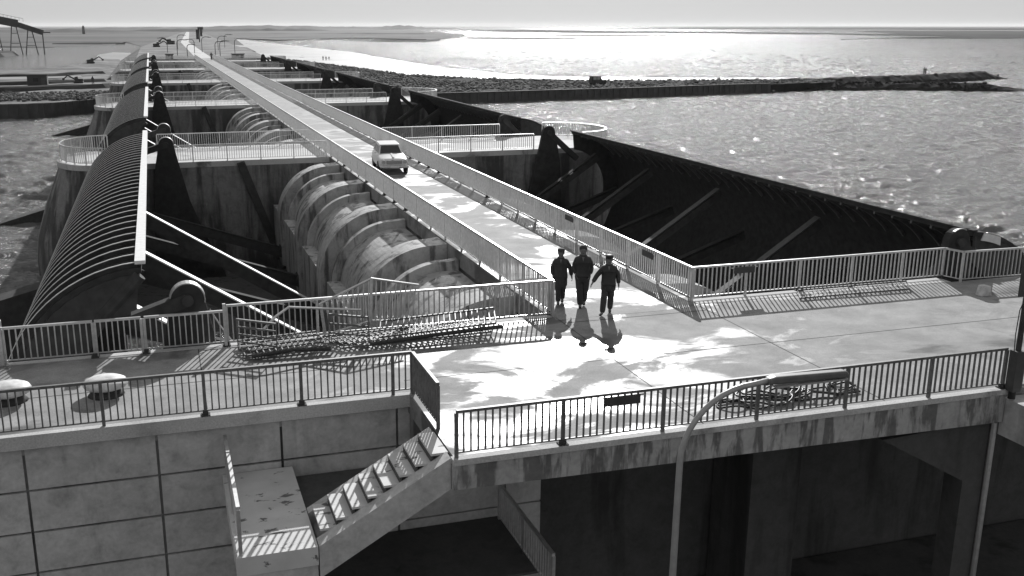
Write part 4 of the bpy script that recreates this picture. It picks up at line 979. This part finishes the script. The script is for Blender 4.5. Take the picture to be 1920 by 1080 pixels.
# excavators and plant on the dam
def excavator(x, y, z, s, label, rz=0):
    t = thing('excavator', label, 'excavator', (x, y, z), rz, 'site machines far off'); t.scale = (s, s, s)
    b = MB(); b.prism([(-1.8, 0), (1.8, 0), (2.1, .4), (1.8, .9), (-1.8, .9), (-2.1, .4)], -1.3, 1.3); obj('tracks', b, M['far_dark'], t)
    b = MB(); b.prism([(-2, .95), (1.4, .95), (1.4, 2.7), (.2, 2.9), (.0, 2.0), (-2, 1.9)], -1.2, 1.2); obj('cab', b, M['far_dark'], t)
    b = MB(); b.bar((1.2, 0, 1.6), (4.2, 0, 3.4), .5, .6); b.bar((4.2, 0, 3.4), (6.0, 0, 1.9), .4, .5); obj('boom', b, M['far_dark'], t)
    b = MB(); b.prism([(5.6, 2.2), (6.4, 2.3), (6.6, 1.4), (5.5, 1.3)], -.5, .5); obj('bucket', b, M['far_dark'], t)
excavator(2.2, 440, -.05, .7, 'left one of the dark excavators on the dam')
excavator(8.8, 500, -.05, .85, 'right one of the dark excavators on the dam', R(200))
excavator(-17.3, 263, -5.0, .55, 'small dark digger in the yard on the river bank', R(180))
excavator(-21.7, 405, -5.1, .7, 'small dark machine by the water behind the yard')
# jeep on the rubble bank
t = thing('jeep', 'small dark jeep parked on the rubble bank by the sea', 'vehicle', (101.5, 225, -5.35), 0)
b = MB(); b.prism([(-1.9, .5), (2.0, .5), (2.05, 1.15), (.9, 1.25), (.5, 2.1), (-1.7, 2.15), (-1.95, 1.2)], -.85, .85); bevel(obj('body', b, M['far_dark'], t), .08)
b = MB(); b.box(-1.4, -.6, -.87, -.852, 1.3, 1.95); b.box(-.4, .35, -.87, -.852, 1.3, 1.95); obj('window', b, M['lamp'], t)
for xx in (-1.2, 1.3):
    for yy in (-.8, .8): b = MB(); b.tube([(xx, yy - .12, .45), (xx, yy + .12, .45)], .45, 14); obj('wheel', b, M['tyre'], t)
# conveyor on trestles
t = thing('conveyor_bridge', 'long sloping dark conveyor on trestle legs above the far inlet', 'conveyor', (-70, 625, WZ))
b = MB(); b.bar((-45, -12, 26.8), (0, 0, 17.0), 3.0, 4.2); b.bar((0, 0, 16.6), (12, 5, 12.2), 3, 2.6); obj('gallery', b, M['far_dark'], t)
b = MB()
for i in range(26): u = i / 25; p = Vector((-45, -12, 28.8)).lerp(Vector((3, 1, 18.2)), u); b.bar(p, p + Vector((0, 0, 1.6)), .12, .12)
b.bar((-45, -12, 30.4), (3, 1, 19.8), .14, .14); obj('handrail', b, M['far_dark'], t)
for xx in (-22, -12, -2, 6):
    zt = 17.8 - xx * .215 if xx < 0 else 15
    for s in (-1, 1):
        b = MB(); b.bar((xx + s * 3.2, s * 1.5, -1), (xx + s * .7, s, zt), .5, .5); obj('leg', b, M['far_dark'], t)
    for u in (.35, .65): b = MB(); b.bar((xx - 3.2 + 2.5 * u, -1.4, zt * u), (xx + 3.2 - 2.5 * u, 1.4, zt * u), .3, .3); obj('brace', b, M['far_dark'], t)
b = MB(); b.bar((12, 5, -1), (12, 5, 12.4), .6, .6); b.bar((9, 5, 12.2), (16, 6, 12.2), 3, .6); obj('end_frame', b, M['far_dark'], t)
# masts and a tower on the land
b = MB(); b.bar((0, 0, 0), (0, 0, 7), .5, .5); b.box(-1.6, -.3, -.3, .3, 1.5, 6.5); b.box(.5, 1.6, -.3, .3, 3, 7.5); tag(obj('signal_mast', b, M['far_dark'], loc=(24.6, 560, -.05)), 'dark clustered signal mast on the dam right of the road', 'mast')
t = thing('direction_sign', 'dark rectangular direction board on legs far along the dam', 'sign', (56, 1235, -.05))
b = MB(); b.box(-3.2, 3.2, -.2, .2, 4.2, 7); obj('board', b, M['far_dark'], t); b = MB(); b.box(-2.6, -2.3, -.1, .1, 0, 4.2); obj('leg', b, M['far_dark'], t); b = MB(); b.box(2.3, 2.6, -.1, .1, 0, 4.2); obj('leg', b, M['far_dark'], t)
b = MB(); b.prism([(-2.6, 0), (2.6, 0), (2.2, 12), (1.2, 15), (-1.2, 15), (-2.2, 12)], -2, 2); tag(bevel(obj('water_tower', b, M['far_dark'], loc=(-117, 2040, -6.8)), .4), 'small dark tower standing on the far shore', 'tower')
# floating stakes by the mole
for i, (x, y, h, lab) in enumerate([(213, 203, 1.2, 'dark stake in the water off the near tip of the mole'), (252, 257, 1.3, 'dark stake in the water off the far tip of the mole'), (143, 214, .9, 'dark stake in the water where the mole begins')]):
    b = MB(); b.tube([(0, 0, -1), (0, 0, h)], .35, 8); tag(obj('stake', b, M['far_dark'], loc=(x, y, WZ)), lab, 'stake', 'stakes by the mole')

# ------------------------------------------------------------------ thin sea haze over everything
hz = MB(); hz.box(-S - 50, S + 50, -350, S + 50, WZ - 7.5, 40)
hm = bpy.data.materials.new('haze'); hm.use_nodes = True; hn = hm.node_tree; hn.nodes.remove(hn.nodes['Principled BSDF'])
pv = hn.nodes.new('ShaderNodeVolumePrincipled'); pv.inputs['Color'].default_value = (.92, .92, .92, 1); pv.inputs['Density'].default_value = .00003; pv.inputs['Anisotropy'].default_value = .3
hn.links.new(pv.outputs[0], hn.nodes['Material Output'].inputs['Volume'])
tag(obj('haze', hz, hm), kind='stuff')
